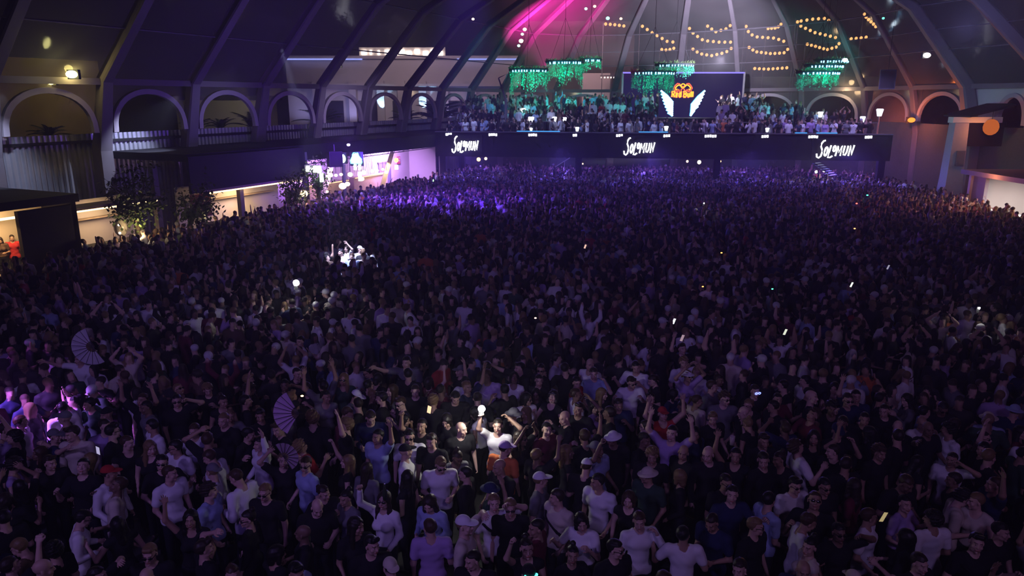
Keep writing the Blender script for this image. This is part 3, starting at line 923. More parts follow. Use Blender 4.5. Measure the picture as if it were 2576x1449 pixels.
# glowing balls stand in for coloured lamps reflected high on the skin
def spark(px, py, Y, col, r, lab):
    o = MB().ball((0, 0, 0), r, 8, 5, (1, 1, .8)).build('lamp_reflection', emis('reflection_glow', col, 6), None, True, loc=at(px, py, Y)); tag(o, lab, 'lamp')
spark(1474, 22, 78, (.2, 1, .6), .16, 'tiny green lamp reflection high above the hanging greenery'); spark(1496, 16, 78, (1, .6, .3), .16, 'tiny amber lamp reflection beside the high green lamp')
spark(1529, 46, 78, (.2, 1, .7), .2, 'small green lamp reflection above the leftmost amber string'); spark(1320, 74, 76, (1, .75, .5), .2, 'upper warm lamp reflection of the pair by the magenta glow')
spark(1314, 86, 76, (.3, .9, .5), .16, 'upper green lamp reflection of the pair by the magenta glow'); spark(1311, 103, 76, (1, .8, .55), .24, 'lower warm lamp reflection of the pair by the magenta glow')
spark(1305, 115, 76, (.3, .95, .6), .16, 'lower green lamp reflection of the pair by the magenta glow'); spark(1562, 47, 78, (1, .6, .3), .15, 'pinpoint amber lamp reflection right of the small green lamp')
spark(1190, 48, 74, (1, .7, .5), .14, 'lone dim warm lamp reflection on the left roof slope'); spark(2222, 46, 76, (.1, .9, .5), .13, 'pinpoint green lamp reflection high on the right slope')

# floodlights outside the left arches and on the right slope
def flood(px, py, Y, lab, r=.22, col=(1, .85, .35), power=0, aim=None, pc=None, es=25):
    p = at(px, py, Y)
    t = empty('floodlight', p, label=lab, cat='floodlight')
    MB().box((0, .18, 0), (r*2.4, .2, r*2)).build('housing', M_BLACK, t)
    MB().ball((0, 0, 0), r, 10, 6, (1.3, .5, .8)).build('lens', emis('flood_lens', col, es), t, True)
    if power: lamp('SPOT', p + Vector((0, -.3, 0)), power, pc or col, aim, .2, 130, .8)
flood(180, 187, 33, 'yellow floodlight beside the first left arch, the brighter of two', .20, (1, .92, .35))
flood(128, 206, 34, 'small yellow floodlight just above the first left arch', .14, (1, .85, .25))
flood(851, 163, 52, 'round yellow floodlight on the rib in front of the white block', .17, (1, .9, .5))
flood(2332, 139, 45, 'white floodlight on the right roof slope', .17, (1, .92, .85))
flood(2126, 151, 57, 'white lamp at the end of the highest hanging ring', .16, (.7, .85, 1))
flood(2293, 302, 54.2, 'orange wall lamp glowing in the arch right of the terrace', .22, (1, .25, .03), es=2.5)

# palms and shrubs in planters on top of the left wall
def palm(px, py, s, u, size, lab, seed, group='dark palms beyond the left wall'):
    r = random.Random(seed)
    b = W(s, u, 0); hz = 5.2
    t = empty('palm_tree', (b.x, b.y, 0), label=lab, cat='palm tree', group=group)
    MB().tube([(0, 0, 0), (.1, 0, 2.5), (0, 0, hz)], [.28, .22, .2], 8).build('trunk', M_BARK, t, True)
    for k in range(15):
        a = 2*PI*k/15 + r.uniform(-.2, .2); el = r.uniform(.55, 1.35); L = size*r.uniform(.8, 1.1)
        m = MB(); pts = []
        for j in range(9):
            q = j/8; x = L*q*math.cos(el*(1-.3*q)); z = L*(math.sin(el)*q - .42*q*q)
            pts.append(Vector((x*math.cos(a), x*math.sin(a), hz + z)))
        sd = Vector((-math.sin(a), math.cos(a), 0))
        m.tube(pts, .022, 4)
        for j in range(1, 9):
            for q in (0, .5):
                c = pts[j].lerp(pts[j-1], q); fw = (pts[j]-pts[j-1]).normalized(); ll = size*.26*(1 - abs(j/8-.45))
                for sg in (-1, 1):
                    tip = c + sd*sg*ll + fw*ll*.7 - Vector((0, 0, ll*.25))
                    m.add([c - fw*.05, c + fw*.06, tip, c + sd*sg*ll*.5 - fw*.01 + fw*ll*.25], [[0, 3, 2, 1]])
        m.build('frond', M_GREEN, t)
for k, (px, s, size, lab) in enumerate(((690, 17.5, 1.7, 'bushy dark palm left of the white block'), (565, 13.2, 1.3, 'small dark palm in front of the cream pavilion'), (622, 15.0, 1.2, 'round dark palm right of the cream pavilion'),
        (868, 24.5, 2.1, 'wide palm in front of the white block below the round floodlight'), (1050, 35.5, 1.6, 'small palm beside the second bright uplight'), (1150, 40.5, 3.0, 'large feathery palm at the left end of the terrace'), (195, 4.2, 1.1, 'low dark palm in the first left arch'), (1200, 42.2, 2.4, 'feathery palm half behind the terrace guests'))):
    palm(px, 300, s, -3.2, size, lab, k)
# ------------------------------------------------------------------ bars under the canopy on the left
FW = frame_matrix(DL, -NL, Vector((0, 0, 1)))                     # local x along the wall, y outward, z up
def WE(name, s, u, z=0, **kw):
    o = empty(name, W(s, u, z), **kw); o.rotation_euler = FW.to_euler(); return o
# the flat dark canopy
t = WE('bar_canopy', 0, 0, label='long flat black canopy over the bars along the left wall', cat='canopy')
MB().box((22.5, -1.2, 4.30), (33, 5.4, .35)).build('roof_slab', M_BLACK, t)
MB().box((9.6, -4.35, 3.55), (8.0, .15, 1.7)).build('fascia', M_BLACK, t)
MB().box((21.9, -3.75, 3.95), (16.6, .15, .75)).build('fascia', M_BLACK, t)
tr = MB(); x0, x1 = 14.2, 30.0
tr.tube([(x0, -3.9, 3.62), (x1, -2.6, 3.62)], .03, 5); tr.tube([(x0, -3.9, 3.38), (x1, -2.6, 3.38)], .03, 5)
for k in range(44):
    a = x0 + (x1-x0)*k/44; b = x0 + (x1-x0)*(k+1)/44; ya, yb = -3.9+1.3*k/44, -3.9+1.3*(k+1)/44
    tr.tube([(a, ya, 3.62 if k % 2 else 3.38), (b, yb, 3.38 if k % 2 else 3.62)], .02, 4)
tr.build('truss', mat('aluminium', (.6, .6, .62), .35, metal=.7), t)
for x in (4.0, 9.0, 14.0):
    MB().bar((x, -4.0, 0), (x, -4.0, 4.1), .25, .25, (0, 1, 0)).build('post', M_STEEL, t)
# back walls of the bays
m = MB(); m.add([W(14.5, .6, 0), W(30, .6, 0), W(30, .6, 4.1), W(14.5, .6, 4.1)], [[0, 1, 2, 3]])
m.build('wall_bar', M_PLASTER, kind='structure')
m = MB(); 
for k in range(40):
    a = 21.8 + k*.09; m.box((a, -.66 - .02*(k % 2), 2.75), (.05, .03, 2.4))
t = WE('slatted_panel', 0, 0, label='violet lit vertical slatted panel on the wall of the bright bar', cat='wall panel'); m.build('slats', M_PLASTER, t)
m = MB().bar(W(30.1, 3.0, 2.0), W(30.1, .4, 2.0), .15, 4.1, (0, 0, 1)); m.build('wall_bar_end', M_PLASTER, kind='structure')
MB().bar(W(30.4, 3.4, 0), W(30.4, 3.4, 4.2), .55, .55, (0, 1, 0)).build('column_bar_end', mat('grey_render', (.25, .23, .25), .8), kind='structure')
d_ = WE('door_1', 26.6, .66); d_['kind'] = 'structure'
MB().box((0, 0, 1.2), (1.5, .08, 2.5)).build('door_leaf', mat('grey_door', (.18, .18, .24), .5), d_)
MB().box((0, -.03, 2.48), (1.7, .1, .08)).build('door_frame', M_STEEL, d_)
t = WE('exit_sign', 28.4, .70, 2.5, label='small red and white sign on the white wall right of the grey door', cat='sign')
MB().box((0, 0, 0), (.42, .03, .55)).build('panel', mat('sign_red', (.6, .08, .12), .5), t)
sg = MB()
for cx, cz in ((-.1, .15), (.1, .15), (-.1, -.05), (.1, -.05)): sg.box((cx, -.02, cz), (.10, .02, .13))
sg.build('symbol', M_PLASTER, t)
for s_, lab in ((18.4, 'white leaning brace of the bright bar by the black loudspeaker'), (24.9, 'white leaning brace of the bright bar in front of the slatted panel')):
    MB().bar(W(s_-.6, 1.6, 0), W(s_+.25, 2.6, 4.0), .38, .30).build('brace_post', M_PLASTER, label=lab, cat='post')
# counters, shelves and lit strips
def bar_unit(s0, s1, u, lab, lit, strip=True, shelf_z=2.0, back=1.9):
    t = WE('bar_counter', (s0+s1)/2, u, label=lab, cat='bar'); L = s1-s0
    MB().box((0, 0, .55), (L, .6, 1.1)).build('front', M_WOOD, t)
    MB().box((0, -.05, 1.13), (L+.1, .8, .06)).build('worktop', M_BLACK, t)
    if not strip:
        MB().box((0, back, .9), (L, .4, 1.8)).build('back_counter', M_WOOD, t)
        MB().box((0, back-.25, 1.75), (L*.94, .05, .05)).build('light_strip', emis('warm_strip_low', (1, .60, .30), 2.2), t)
        lamp('AREA', W((s0+s1)/2, u-.5, 2.6), 40*lit, WARM, W((s0+s1)/2, u-1.2, .8), 1.2)
        return t
    MB().box((0, back, 1.5), (L, .1, 2.6)).build('back_wall', M_PLASTER, t)
    MB().box((0, .35, 2.72), (L+.2, 1.0, .12)).build('valance', M_WOOD, t)
    MB().box((0, .05, 2.60), (L*.96, .08, .07)).build('light_strip', emis('warm_strip', (1, .62, .28), 5*lit), t)
    MB().box((0, back-.25, shelf_z), (L*.8, .3, .05)).build('shelf', M_WOOD, t)
    lamp('AREA', W((s0+s1)/2, u-.5, 2.5), 55*lit*L/4, WARM, W((s0+s1)/2, u-1.2, .8), 1.2)
    return t
bar_unit(-.6, 3.9, 4.3, 'warm lit bar behind the leafy trees, next to the black kiosk', .8)
bar_unit(6.4, 13.4, 4.3, 'warm lit bar in the middle of the left side with a dark red panel', 1.0)
bar_unit(15.2, 21.0, 3.4, 'brightly lit bar under the violet sign', 1.5, False)
bar_unit(22.0, 26.0, 3.0, 'far bright bar below the slatted panel', 1.4, False)
t = WE('menu_board', 6.9, 3.6, label='dark red board on the back wall of the middle left bar', cat='board')
MB().box((0, .1, 1.95), (1.2, .05, 1.1)).build('panel', mat('dark_red', (.12, .02, .02), .7), t)
MB().box((0, .12, 1.95), (1.3, .04, 1.2)).build('frame', M_WOOD, t)
# black kiosk at the near left
t = WE('bar_kiosk', -7.5, 5.6, label='black square kiosk with a warm lit serving hatch at the near left', cat='kiosk')
MB().box((0, 3.4, 3.35), (13.4, 7.0, .3)).build('roof', M_BLACK, t)
MB().box((5.5, .1, 1.5), (2.2, .2, 3.2)).build('wall', M_BLACK, t)
MB().box((0, 1.9, 1.5), (12.8, .2, 3.0)).build('back_wall', mat('beige_wall', (.5, .44, .34), .8), t)
MB().box((-1.5, .1, 3.0), (10, .2, .5)).build('fascia', M_BLACK, t)
MB().box((-1.5, 0, .5), (10, .6, 1.0)).build('counter', M_WOOD, t)
MB().box((6.5, 3.4, 1.6), (.2, 6.8, 3.2)).build('side_wall', M_BLACK, t)
MB().box((4.1, 1.3, 2.72), (4.4, .1, .08)).build('light_strip', emis('warm_strip', (1, .62, .28), 6), t)
lamp('AREA', W(-3.2, 4.9, 2.9), 60, WARM, W(-3.2, 4.0, 1.2), .6)
# black loudspeaker hanging under the canopy
t = empty('loudspeaker', at(842, 400, 41.5), .5, label='black square loudspeaker hanging under the canopy beside the violet lamp', cat='loudspeaker')
MB().box((0, 0, 0), (.75, .6, .85)).build('cabinet', mat('speaker_black', (.012, .012, .02), .6), t)
MB().box((0, -.31, 0), (.66, .03, .76)).build('grille', M_BLACK, t)
MB().bar((0, 0, .4), (0, 0, .8), .05, .05, (0, 1, 0)).build('bracket', M_STEEL, t)
t = empty('loudspeaker', at(2232, 200, 53), -.4, label='dark loudspeaker box hanging high at the right end of the terrace', cat='loudspeaker')
MB().box((0, 0, 0), (1.0, .8, 1.3)).build('cabinet', mat('speaker_navy', (.02, .02, .05), .6), t)
MB().box((0, -.41, 0), (.88, .03, 1.16)).build('grille', M_BLACK, t)
MB().tube([(0, 0, .6), (0, 0, 5.2)], .02, 5).build('hanging_cable', M_BLACK, t)
# the violet sign tower: pole with moving head lamp, emblem, letters, bar light
p = at(863, 398, 42.5)
t = empty('moving_head_light', (p.x, p.y, 0), label='moving head lamp with a glowing cyan rim on a dark pole', cat='stage light')
MB().tube([(0, 0, 0), (0, 0, p.z-.35)], .10, 8).build('pole', M_STEEL, t)
MB().box((0, .1, p.z), (.42, .3, .62)).build('head', M_BLACK, t)
MB().ball((0, -.08, p.z-.02), .16, 12, 8, (1, .5, 1.5)).build('lens', emis('cyan_white', (.55, .95, 1), 14), t, True)
MB().ball((.35, 0, p.z+.75), .10, 8, 6, (1, 1, .7)).build('lens', emis('violet_white', (.65, .6, 1), 14), t, True)
EM_WHITE = emis('white_neon', (.95, 1, .95), 7); EM_CYAN = emis('cyan_neon', (.1, .75, 1), 8)
p = at(896, 402, 42.0)
t = empty('neon_emblem_sign', p, -.30, label='white glowing emblem sign with a cyan outline under the canopy', cat='neon sign'); t.scale = (.5, .5, .5)
out = [(-.70, -.42), (-.74, -.12), (-.60, .16), (-.46, .36), (-.44, .58), (-.30, .78), (-.08, .80), (.02, .66), (.16, .80), (.28, .74), (.34, .48), (.52, .26), (.70, .08), (.74, -.22), (.66, -.42)]
sh = MB(); n = len(out)
sh.add([(x*.86, -.05, z*.86) for x, z in out] + [(x*.86, .05, z*.86) for x, z in out], [list(range(n)), list(range(2*n-1, n-1, -1))] + [[i, n+i, n+(i+1) % n, (i+1) % n] for i in range(n)])
sh.build('emblem', EM_WHITE, t)
MB().tube([(x, -.02, z) for x, z in out], .035, 6, True).build('outline', EM_CYAN, t)
MB().box((0, .14, .1), (1.7, .06, 1.6)).build('back_panel', M_BLACK, t)
L8 = lambda cx, cz, w, h: [(cx+w*.5, 0, cz+h*.45), (cx-w*.3, 0, cz+h*.5), (cx-w*.5, 0, cz+h*.25), (cx, 0, cz), (cx+w*.5, 0, cz-h*.25), (cx+w*.3, 0, cz-h*.5), (cx-w*.5, 0, cz-h*.45)]
ls = MB(); ls.tube(L8(-.18, -.82, .3, .5), .10, 6); ls.tube(L8(.38, -.82, .3, .5), .10, 6); ls.build('lettering', EM_WHITE, t)
MB().tube([(.40, -.05, -1.35), (.40, -.05, -2.35)], .2, 10).build('tube_lamp', emis('tube_white', (.9, 1, .92), 8), t)
p = at(790, 426, 41.0)
t = empty('letter_sign', p, -.35, label='white lit lettering with two strokes and two rounded figures on the bar wall', cat='sign'); t.scale = (.5, .5, .5)
ls = MB()
for x in (-.95, -.66): ls.tube([(x, 0, -.28), (x, 0, .28)], .085, 6)
ls.tube([(-.38, 0, -.05), (-.24, 0, .05)], .05, 6)
ls.tube(L8(.1, 0, .34, .56), .11, 6); ls.tube(L8(.62, 0, .34, .56), .11, 6); ls.build('lettering', EM_WHITE, t)
MB().box((-.15, .12, 0), (2.3, .04, .9)).build('backing', M_PLASTER, t)
p = at(809, 446, 41.0)
t = empty('tube_lamp', p, label='short thick white tube lamp below the lettering on the bar wall', cat='lamp'); t.scale = (.6, .6, .6)
MB().tube([(0, 0, -.42), (0, 0, .42)], .17, 10).build('tube', emis('tube_white', (.9, 1, .92), 8), t)
MB().box((0, .15, 0), (.12, .2, .3)).build('bracket', M_STEEL, t)
p = at(997, 412, 53.0)
t = empty('drink_sign', p, -.3, label='small white lamp with a yellow globe by the grey door', cat='lamp')
MB().ball((0, 0, .25), .16, 10, 6).build('globe', emis('yellow_globe', (1, .75, .1), 6), t, True)
MB().tube([(.0, 0, -.1), (0, 0, -.4)], .13, 8).build('lamp_body', EM_WHITE, t)
# row of small warm pendants over the counters
for k, (px, py, r) in enumerate(((823, 443, .10), (833, 441, .13), (845, 441, .12), (858, 439, .12), (881, 439, .18), (915, 434, .20), (936, 430, .15), (950, 429, .10), (963, 426, .12), (972, 433, .15), (764, 487, .28), (823, 482, .10), (758, 455, .12), (910, 450, .2), (862, 468, .26), (874, 463, .18))):
    d = 40.5 if px < 900 else 47
    p = at(px, py, d)
    t = empty('pendant_lamp', p, label='small round warm lamp over the bright bars under the canopy', cat='lamp', group='warm lamps over the bright bars')
    r *= .75
    MB().ball((0, 0, 0), r, 9, 6, (1.1, .9, .9)).build('globe', emis('warm_globe', (1, .70, .42), 5), t, True)
    MB().tube([(0, 0, r*.7), (0, 0, r + .5)], .012, 4).build('cord', M_BLACK, t)
# trees with leaves lit from below
def tree(s, u, h, rad, n, lab, seed, lean=0):
    r = random.Random(seed); b = W(s, u)
    t = empty('olive_tree', b, label=lab, cat='tree', group='small trees by the left bars')
    MB().tube([(0, 0, 0), (.08+lean*.3, 0, h*.3), (lean, .1, h*.62)], [.16, .12, .08], 8).build('trunk', M_BARK, t, True)
    br = MB(); lv = MB()
    for k in range(9):
        a = r.uniform(0, 2*PI); e = Vector((lean + math.cos(a)*rad*r.uniform(.4, .9), math.sin(a)*rad*r.uniform(.4, .9), h*r.uniform(.55, 1)))
        st = Vector((lean*.7, .05, h*r.uniform(.35, .6))); mid = st.lerp(e, .5) + Vector((0, 0, .15))
        br.tube([st, mid, e], [.05, .03, .012], 5)
        for j in range(n // 9):
            q = r.random()**.6; c = st.lerp(e, q) + Vector([r.gauss(0, .22) for _ in range(3)])
            d = Vector([r.gauss(0, 1) for _ in range(3)]).normalized(); w = d.cross(Vector((0, .3, 1))).normalized()*.06; L = r.uniform(.14, .28)
            lv.add([c, c + d*L*.5 + w, c + d*L, c + d*L*.5 - w], [[0, 1, 2, 3]])
    br.build('branches', M_BARK, t, True); lv.build('leaves', M_GREEN, t)
tree(1.3, 5.9, 4.4, 1.5, 1300, 'leafy small tree in front of the lit bar by the black kiosk, the nearest', 1)
tree(4.0, 5.6, 3.6, 1.2, 900, 'leafy small tree between the lit bars, second from the kiosk', 2, .3)
tree(11.4, 5.4, 3.5, 1.2, 800, 'leafy small tree beside the middle left bar', 3)
tree(13.8, 5.0, 3.8, 1.1, 700, 'sparse small tree where the violet light begins', 4)
p = W(.9, 5.6, 0)
t = empty('glass_lantern', W(1.0, 5.4, 1.9), label='rounded pale lantern hanging in the nearest small tree', cat='lantern')
MB().ball((0, 0, 0), .26, 12, 8, (1, 1, 1.5)).build('globe', mat('frosted_glass', (.7, .65, .55), .15), t, True)
MB().tube([(0, 0, .35), (0, 0, 1.3)], .012, 4).build('cord', M_BLACK, t)
for dz in (-.2, .12): MB().ball((.05, -.2, dz), .05).build('bulb', em_w, t)
# ------------------------------------------------------------------ the raised terrace at the back
F0, F1 = Vector((-5.7, 55.5, 0)), Vector((25.9, 51.0, 0))
EX = (F1-F0).normalized(); EY = Vector((-EX.y, EX.x, 0)); BL = (F1-F0).length
BM = frame_matrix(EX, EY, Vector((0, 0, 1)))
def B(x, y, z=0): return F0 + EX*x + EY*y + Vector((0, 0, z))
def BE(name, x, y, z=0, **kw):
    o = empty(name, B(x, y, z), **kw); o.rotation_euler = BM.to_euler(); return o
def bx(px, py=340, y=0.0):
    """terrace x coordinate under a photo column, for the vertical plane at depth y"""
    d = ray(px, py); n = EY; t = (B(0, y) - Vector((0, 0, EYE))).dot(n) / d.dot(n); p = Vector((0, 0, EYE)) + d*t
    return (p - B(0, y)).dot(EX), p.z
TIERS = [(0.25, 2.9, 3.75), (2.9, 5.6, 4.35), (5.6, 8.3, 4.95), (8.3, 11.5, 5.5)]
t = BE('terrace', 0, 0, label='wide stepped black terrace packed with guests at the far end', cat='terrace')
MB().box((BL/2, .12, 3.76), (BL, .24, 1.75)).build('fascia', M_BLACK, t)
for k, (a, b, z) in enumerate(TIERS):
    x1 = BL - (0, 1.2, 3.5, 6.0)[k]
    MB().box((x1/2, (a+b)/2, z-.3), (x1, b-a, .6)).build('deck', M_BLACK, t)
MB().box((BL/2, .12, 4.67), (BL, .34, .07)).build('handrail', M_STEEL, t)
for x in (.4, 10.6, 20.5, BL-.3):
    MB().box((x, .8, 1.55), (.45, .45, 3.1)).build('column', M_BLACK, t)
# glass screens between the tables, on the second deck
for k, px in enumerate((1232, 1330, 1640, 1895, 2060, 2150)):
    x, z = bx(px, 300, 2.9)
    g = BE('balustrade', x, 2.95, 4.35, label='short steel balustrade between two terrace decks', cat='railing', group='balustrades between the terrace decks')
    MB().tube([(-1.6, 0, 1.0), (1.6, 0, 1.0)], .03, 6).build('top_rail', M_STEEL, g)
    for q in (-1.6, -.8, 0, .8, 1.6): MB().tube([(q, 0, 0), (q, 0, 1.0)], .025, 6).build('baluster', M_STEEL, g)
# name signs
def letters():
    L = []
    c = lambda cx, cz, w, h, a0=0, a1=360, n=12: [(cx+w*math.cos(R(a0+(a1-a0)*k/n)), cz+h*math.sin(R(a0+(a1-a0)*k/n))) for k in range(n+1)]
    L.append([(.20, 1.02), (.12, .99), (.06, .86), (.06, .66), (.13, .50), (.16, .30), (.14, .10), (.06, 0), (-.03, .06), (-.07, .24)])
    L.append(c(.33, .38, .065, .26))
    L.append([(.50, .74), (.48, .40), (.47, .02), (.56, .03), (.66, .12)])
    L.append(c(.68, .55, .055, .16))
    L.append([(.79, .12), (.83, .70), (.91, .34), (1.00, .72), (1.01, .14)])
    L.append([(1.12, .72), (1.11, .35), (1.14, .20), (1.21, .18), (1.26, .34), (1.27, .72)])
    L.append([(1.37, .14), (1.38, .72), (1.50, .20), (1.53, .76)])
    return L
EM_SIGN = emis('sign_white', (.93, .92, 1), 5.5)
for px, py, hh, ww, lab in ((1171, 364, 41, 62, 'white glowing SOLOMUN lettering on the terrace front, smallest, nearest the bars'), (1609, 369, 43, 70, 'white glowing SOLOMUN lettering at the middle of the terrace front'), (2102, 376, 44, 82, 'white glowing SOLOMUN lettering at the far end of the terrace front, largest')):
    x, z = bx(px, py, -.05)
    t = BE('name_sign', x, -.05, z, label=lab, cat='sign')
    d = (B(x, 0) - Vector((0, 0, 0))).y / F_PX * 1.02; H = hh*d; Wd = ww*d*1.08
    MB().box((0, .0, 0), (Wd*1.25, .08, H*1.15)).build('panel', M_BLACK, t)
    m = MB()
    for l in letters():
        m.tube([((a + .10*b - .80)/1.72*Wd, -.06, (b - .5)*H*.93) for a, b in l], .043*H, 6)
    m.build('lettering', EM_SIGN, t, True)
# lit strips, lamps and number plates at the rail
EM_ICE = emis('ice_lamp', (.85, .85, 1), 6)
for k, (px, n) in enumerate(((1129, 3), (1240, 4), (1340, 4), (1446, 2), (1558, 3), (1677, 3), (1787, 5), (1924, 3), (2045, 4), (2184, 3))):
    x, z = bx(px, 343 + k*.9, -.02)
    t = BE('rail_lamp', x, -.03, 4.48, label='small cluster of white lamp cells set in the terrace rail', cat='lamp', group='white lamp clusters along the terrace rail')
    MB().box((0, .04, 0), (.16*n+.1, .06, .26)).build('housing', M_BLACK, t)
    for j in range(n): MB().box(((j-(n-1)/2)*.165, -.01, .01*((j*7) % 3)), (.12, .05, .17)).build('lamp_cell', EM_ICE, t)
EM_TEAL = emis('teal_strip', (.05, .30, .75), 1.6)
for px0, px1, py, lab in ((1298, 1410, 335, 'long blue lit table edge on the rail near the bars'), (1605, 1682, 340, 'blue lit table edge above the middle lettering'), (1998, 2032, 344, 'short blue lit table edge before the last lettering'), (2052, 2108, 344, 'blue lit table edge above the last lettering')):
    x0, z = bx(px0, py, .1); x1, z = bx(px1, py, .1)
    t = BE('table', (x0+x1)/2, .45, 3.75, label=lab, cat='table')
    MB().box((0, 0, .96), (x1-x0, .5, .06)).build('table_top', M_STEEL, t)
    MB().box((0, -.28, .97), (x1-x0-.1, .05, .10)).build('light_strip', EM_TEAL, t)
    for sx in (-1, 1): MB().box((sx*(x1-x0-.4)/2, 0, .47), (.1, .3, .94)).build('leg', M_BLACK, t)
# white ice buckets glowing on the tables of the terrace
for k, (px, py, y, r) in enumerate(((1315, 280, 5.4, .24), (1336, 302, 2.6, .24), (1420, 301, 2.6, .17), (1395, 300, 2.6, .18), (1452, 325, .6, .15), (2213, 283, 4.0, .26), (2064, 288, 4.0, .2), (1676, 323, .6, .16), (1336, 326, .6, .12), (1930, 327, .6, .14), (2170, 300, 2.6, .2))):
    x, z = bx(px, py, y)
    t = BE('ice_bucket', x, y, z, label='glowing white ice bucket among the terrace guests', cat='ice bucket', group='glowing ice buckets on the terrace')
    MB().loft([[(q*r*math.cos(2*PI*j/10), q*r*math.sin(2*PI*j/10), h) for j in range(10)] for q, h in ((.6, -r), (.75, -.2*r), (1, .8*r), (.8, r))]).build('bucket', emis('lit_ice', (.80, .82, 1), 3.5), t, True)
    tz = [z_ for a, b, z_ in TIERS if a <= y < b][0]
    MB().tube([(0, 0, -r), (0, 0, tz - z)], .05, 6).build('stand', M_STEEL, t)
# back screen with the neon sign of wings
def pt(px, py, Y): return at(px, py, Y)
SY = 65.4
a, b = at(1567, 182, SY), at(1873, 182, SY); zt = a.z; zb_ = 5.4
t = empty('led_screen', ((a.x+b.x)/2, SY, 0), label='large dark violet screen wall standing behind the terrace guests', cat='screen')
wS = b.x - a.x
MB().box((0, .2, (zt+zb_)/2), (wS, .3, zt-zb_)).build('screen', emis('dim_screen', (.10, .07, .42), .16), t)
MB().box((0, .0, zt-.03), (wS, .12, .12)).build('top_light_strip', emis('violet_strip', (.30, .24, 1), 1.4), t)
for sx in (-1, 1): MB().box((sx*wS/2, .2, (zt+zb_)/2), (.15, .5, zt-zb_)).build('side_frame', M_STEEL, t)
for sx in (-1, 1): MB().box((sx*wS*.4, .5, 4.2), (.3, .3, 2.6)).build('leg', M_STEEL, t)
NY = 64.9
C0 = at(1717, 240, NY); kx = (at(1718, 240, NY) - C0).x; kz = -(at(1717, 241, NY) - C0).z
t = empty('neon_wings_sign', C0, label='orange neon Red Bull lettering with two bulls above white neon wings', cat='neon sign')
def N(px, py, dy=0): return Vector(((px-1717)*kx, dy, (240-py)*kz))
EM_OR = emis('orange_neon', (1, .38, .02), 3.2); EM_RED = emis('red_neon', (1, .10, .04), 3.0); EM_WING = emis('wing_neon', (.75, .95, 1), 7); EM_WB = emis('wing_edge_neon', (.05, .45, 1), 5)
# lettering
glyph = {'R': [[(0, 0), (0, 1), (.7, 1), (.9, .8), (.7, .55), (0, .5)], [(.35, .5), (.9, 0)]], 'e': [[(0, .35), (.75, .35), (.7, .62), (.38, .7), (.05, .55), (0, .3), (.2, 0), (.7, .05)]],
 'd': [[(.75, 1), (.75, 0)], [(.75, .6), (.4, .7), (.05, .5), (.05, .2), (.35, 0), (.75, .1)]], 'B': [[(0, 0), (0, 1), (.65, 1), (.8, .78), (.6, .55), (0, .52)], [(.6, .52), (.85, .3), (.65, 0), (0, 0)]],
 'u': [[(0, .7), (0, .15), (.3, 0), (.7, .12)], [(.7, .7), (.7, 0)]], 'l': [[(0, 1), (0, .1), (.15, 0)]]}
m = MB(); m2 = MB(); x = 1690.5
for ch, wd in (('R', 10), ('e', 7.5), ('d', 8.5), (' ', 3.5), ('B', 10), ('u', 8.5), ('l', 4), ('l', 4)):
    for st in glyph.get(ch, []):
        P = [N(x + q[0]*(wd-2.2), 244 - q[1]*14) for q in st]
        m.tube(P, .055, 6); m2.tube([p + Vector((0, .06, 0)) for p in P], .10, 6)
    x += wd
m.build('lettering', EM_OR, t, True); m2.build('lettering_edge', EM_RED, t, True)
for sg, nm in ((-1, 'left'), (1, 'right')):
    o_ = [(0, -2), (-5, -4), (-9, -9), (-14, -10), (-19, -5), (-23, 2), (-21, 8), (-17, 4), (-15, 7), (-18, 11), (-13, 11), (-11, 5), (-8, 7), (-9, 11), (-4, 11), (-4, 5), (-1, 3)]
    MB().tube([N(1717 + (-q[0] if sg > 0 else q[0])*1.02, 220 + q[1]) for q in o_], .045, 6, True).build('bull', EM_RED, t, True)
    MB().tube([N(1717 + (-q[0] if sg > 0 else q[0])*.85, 221 + q[1]*.7, -.03) for q in o_[1:8]], .05, 6).build('bull_inner_line', EM_OR, t, True)
MB().tube([N(1717 + 5*math.cos(k*PI/5), 216 + 5*math.sin(k*PI/5), .03) for k in range(10)], .05, 6, True).build('sun_disc', EM_OR, t, True)
for sg in (-1, 1):
    for k in range(8):
        q = k/7
        r0 = (1697 - 1*q, 252 + 34*q); r1 = (1664 + 22*q, 228 + 60*q) if q < .8 else (1676 + 12*q, 240 + 44*q)
        x0 = r0[0] - 3 + 2*q; y0 = r0[1] + 6; x1, y1 = 1662 + 20*q**1.3, 228 + 56*q
        if sg > 0:
            x0, x1 = 1734 + (1700 - x0)*.8 + 2, 1773 - (x1-1662)*1.15
            y0 = y0 + 6*(1-q); 
        if sg > 0 and k in (6, 7): y1 -= 6
        P = [N(x0, y0), N((x0+x1)/2, (y0+y1)/2 - 2), N(x1, y1)]
        MB().tube(P, [.06, .085, .06], 6).build('feather', EM_WING, t, True)
        MB().tube([p + Vector((0, .08, 0)) for p in P], [.10, .125, .09], 6).build('feather_edge', EM_WB, t, True)
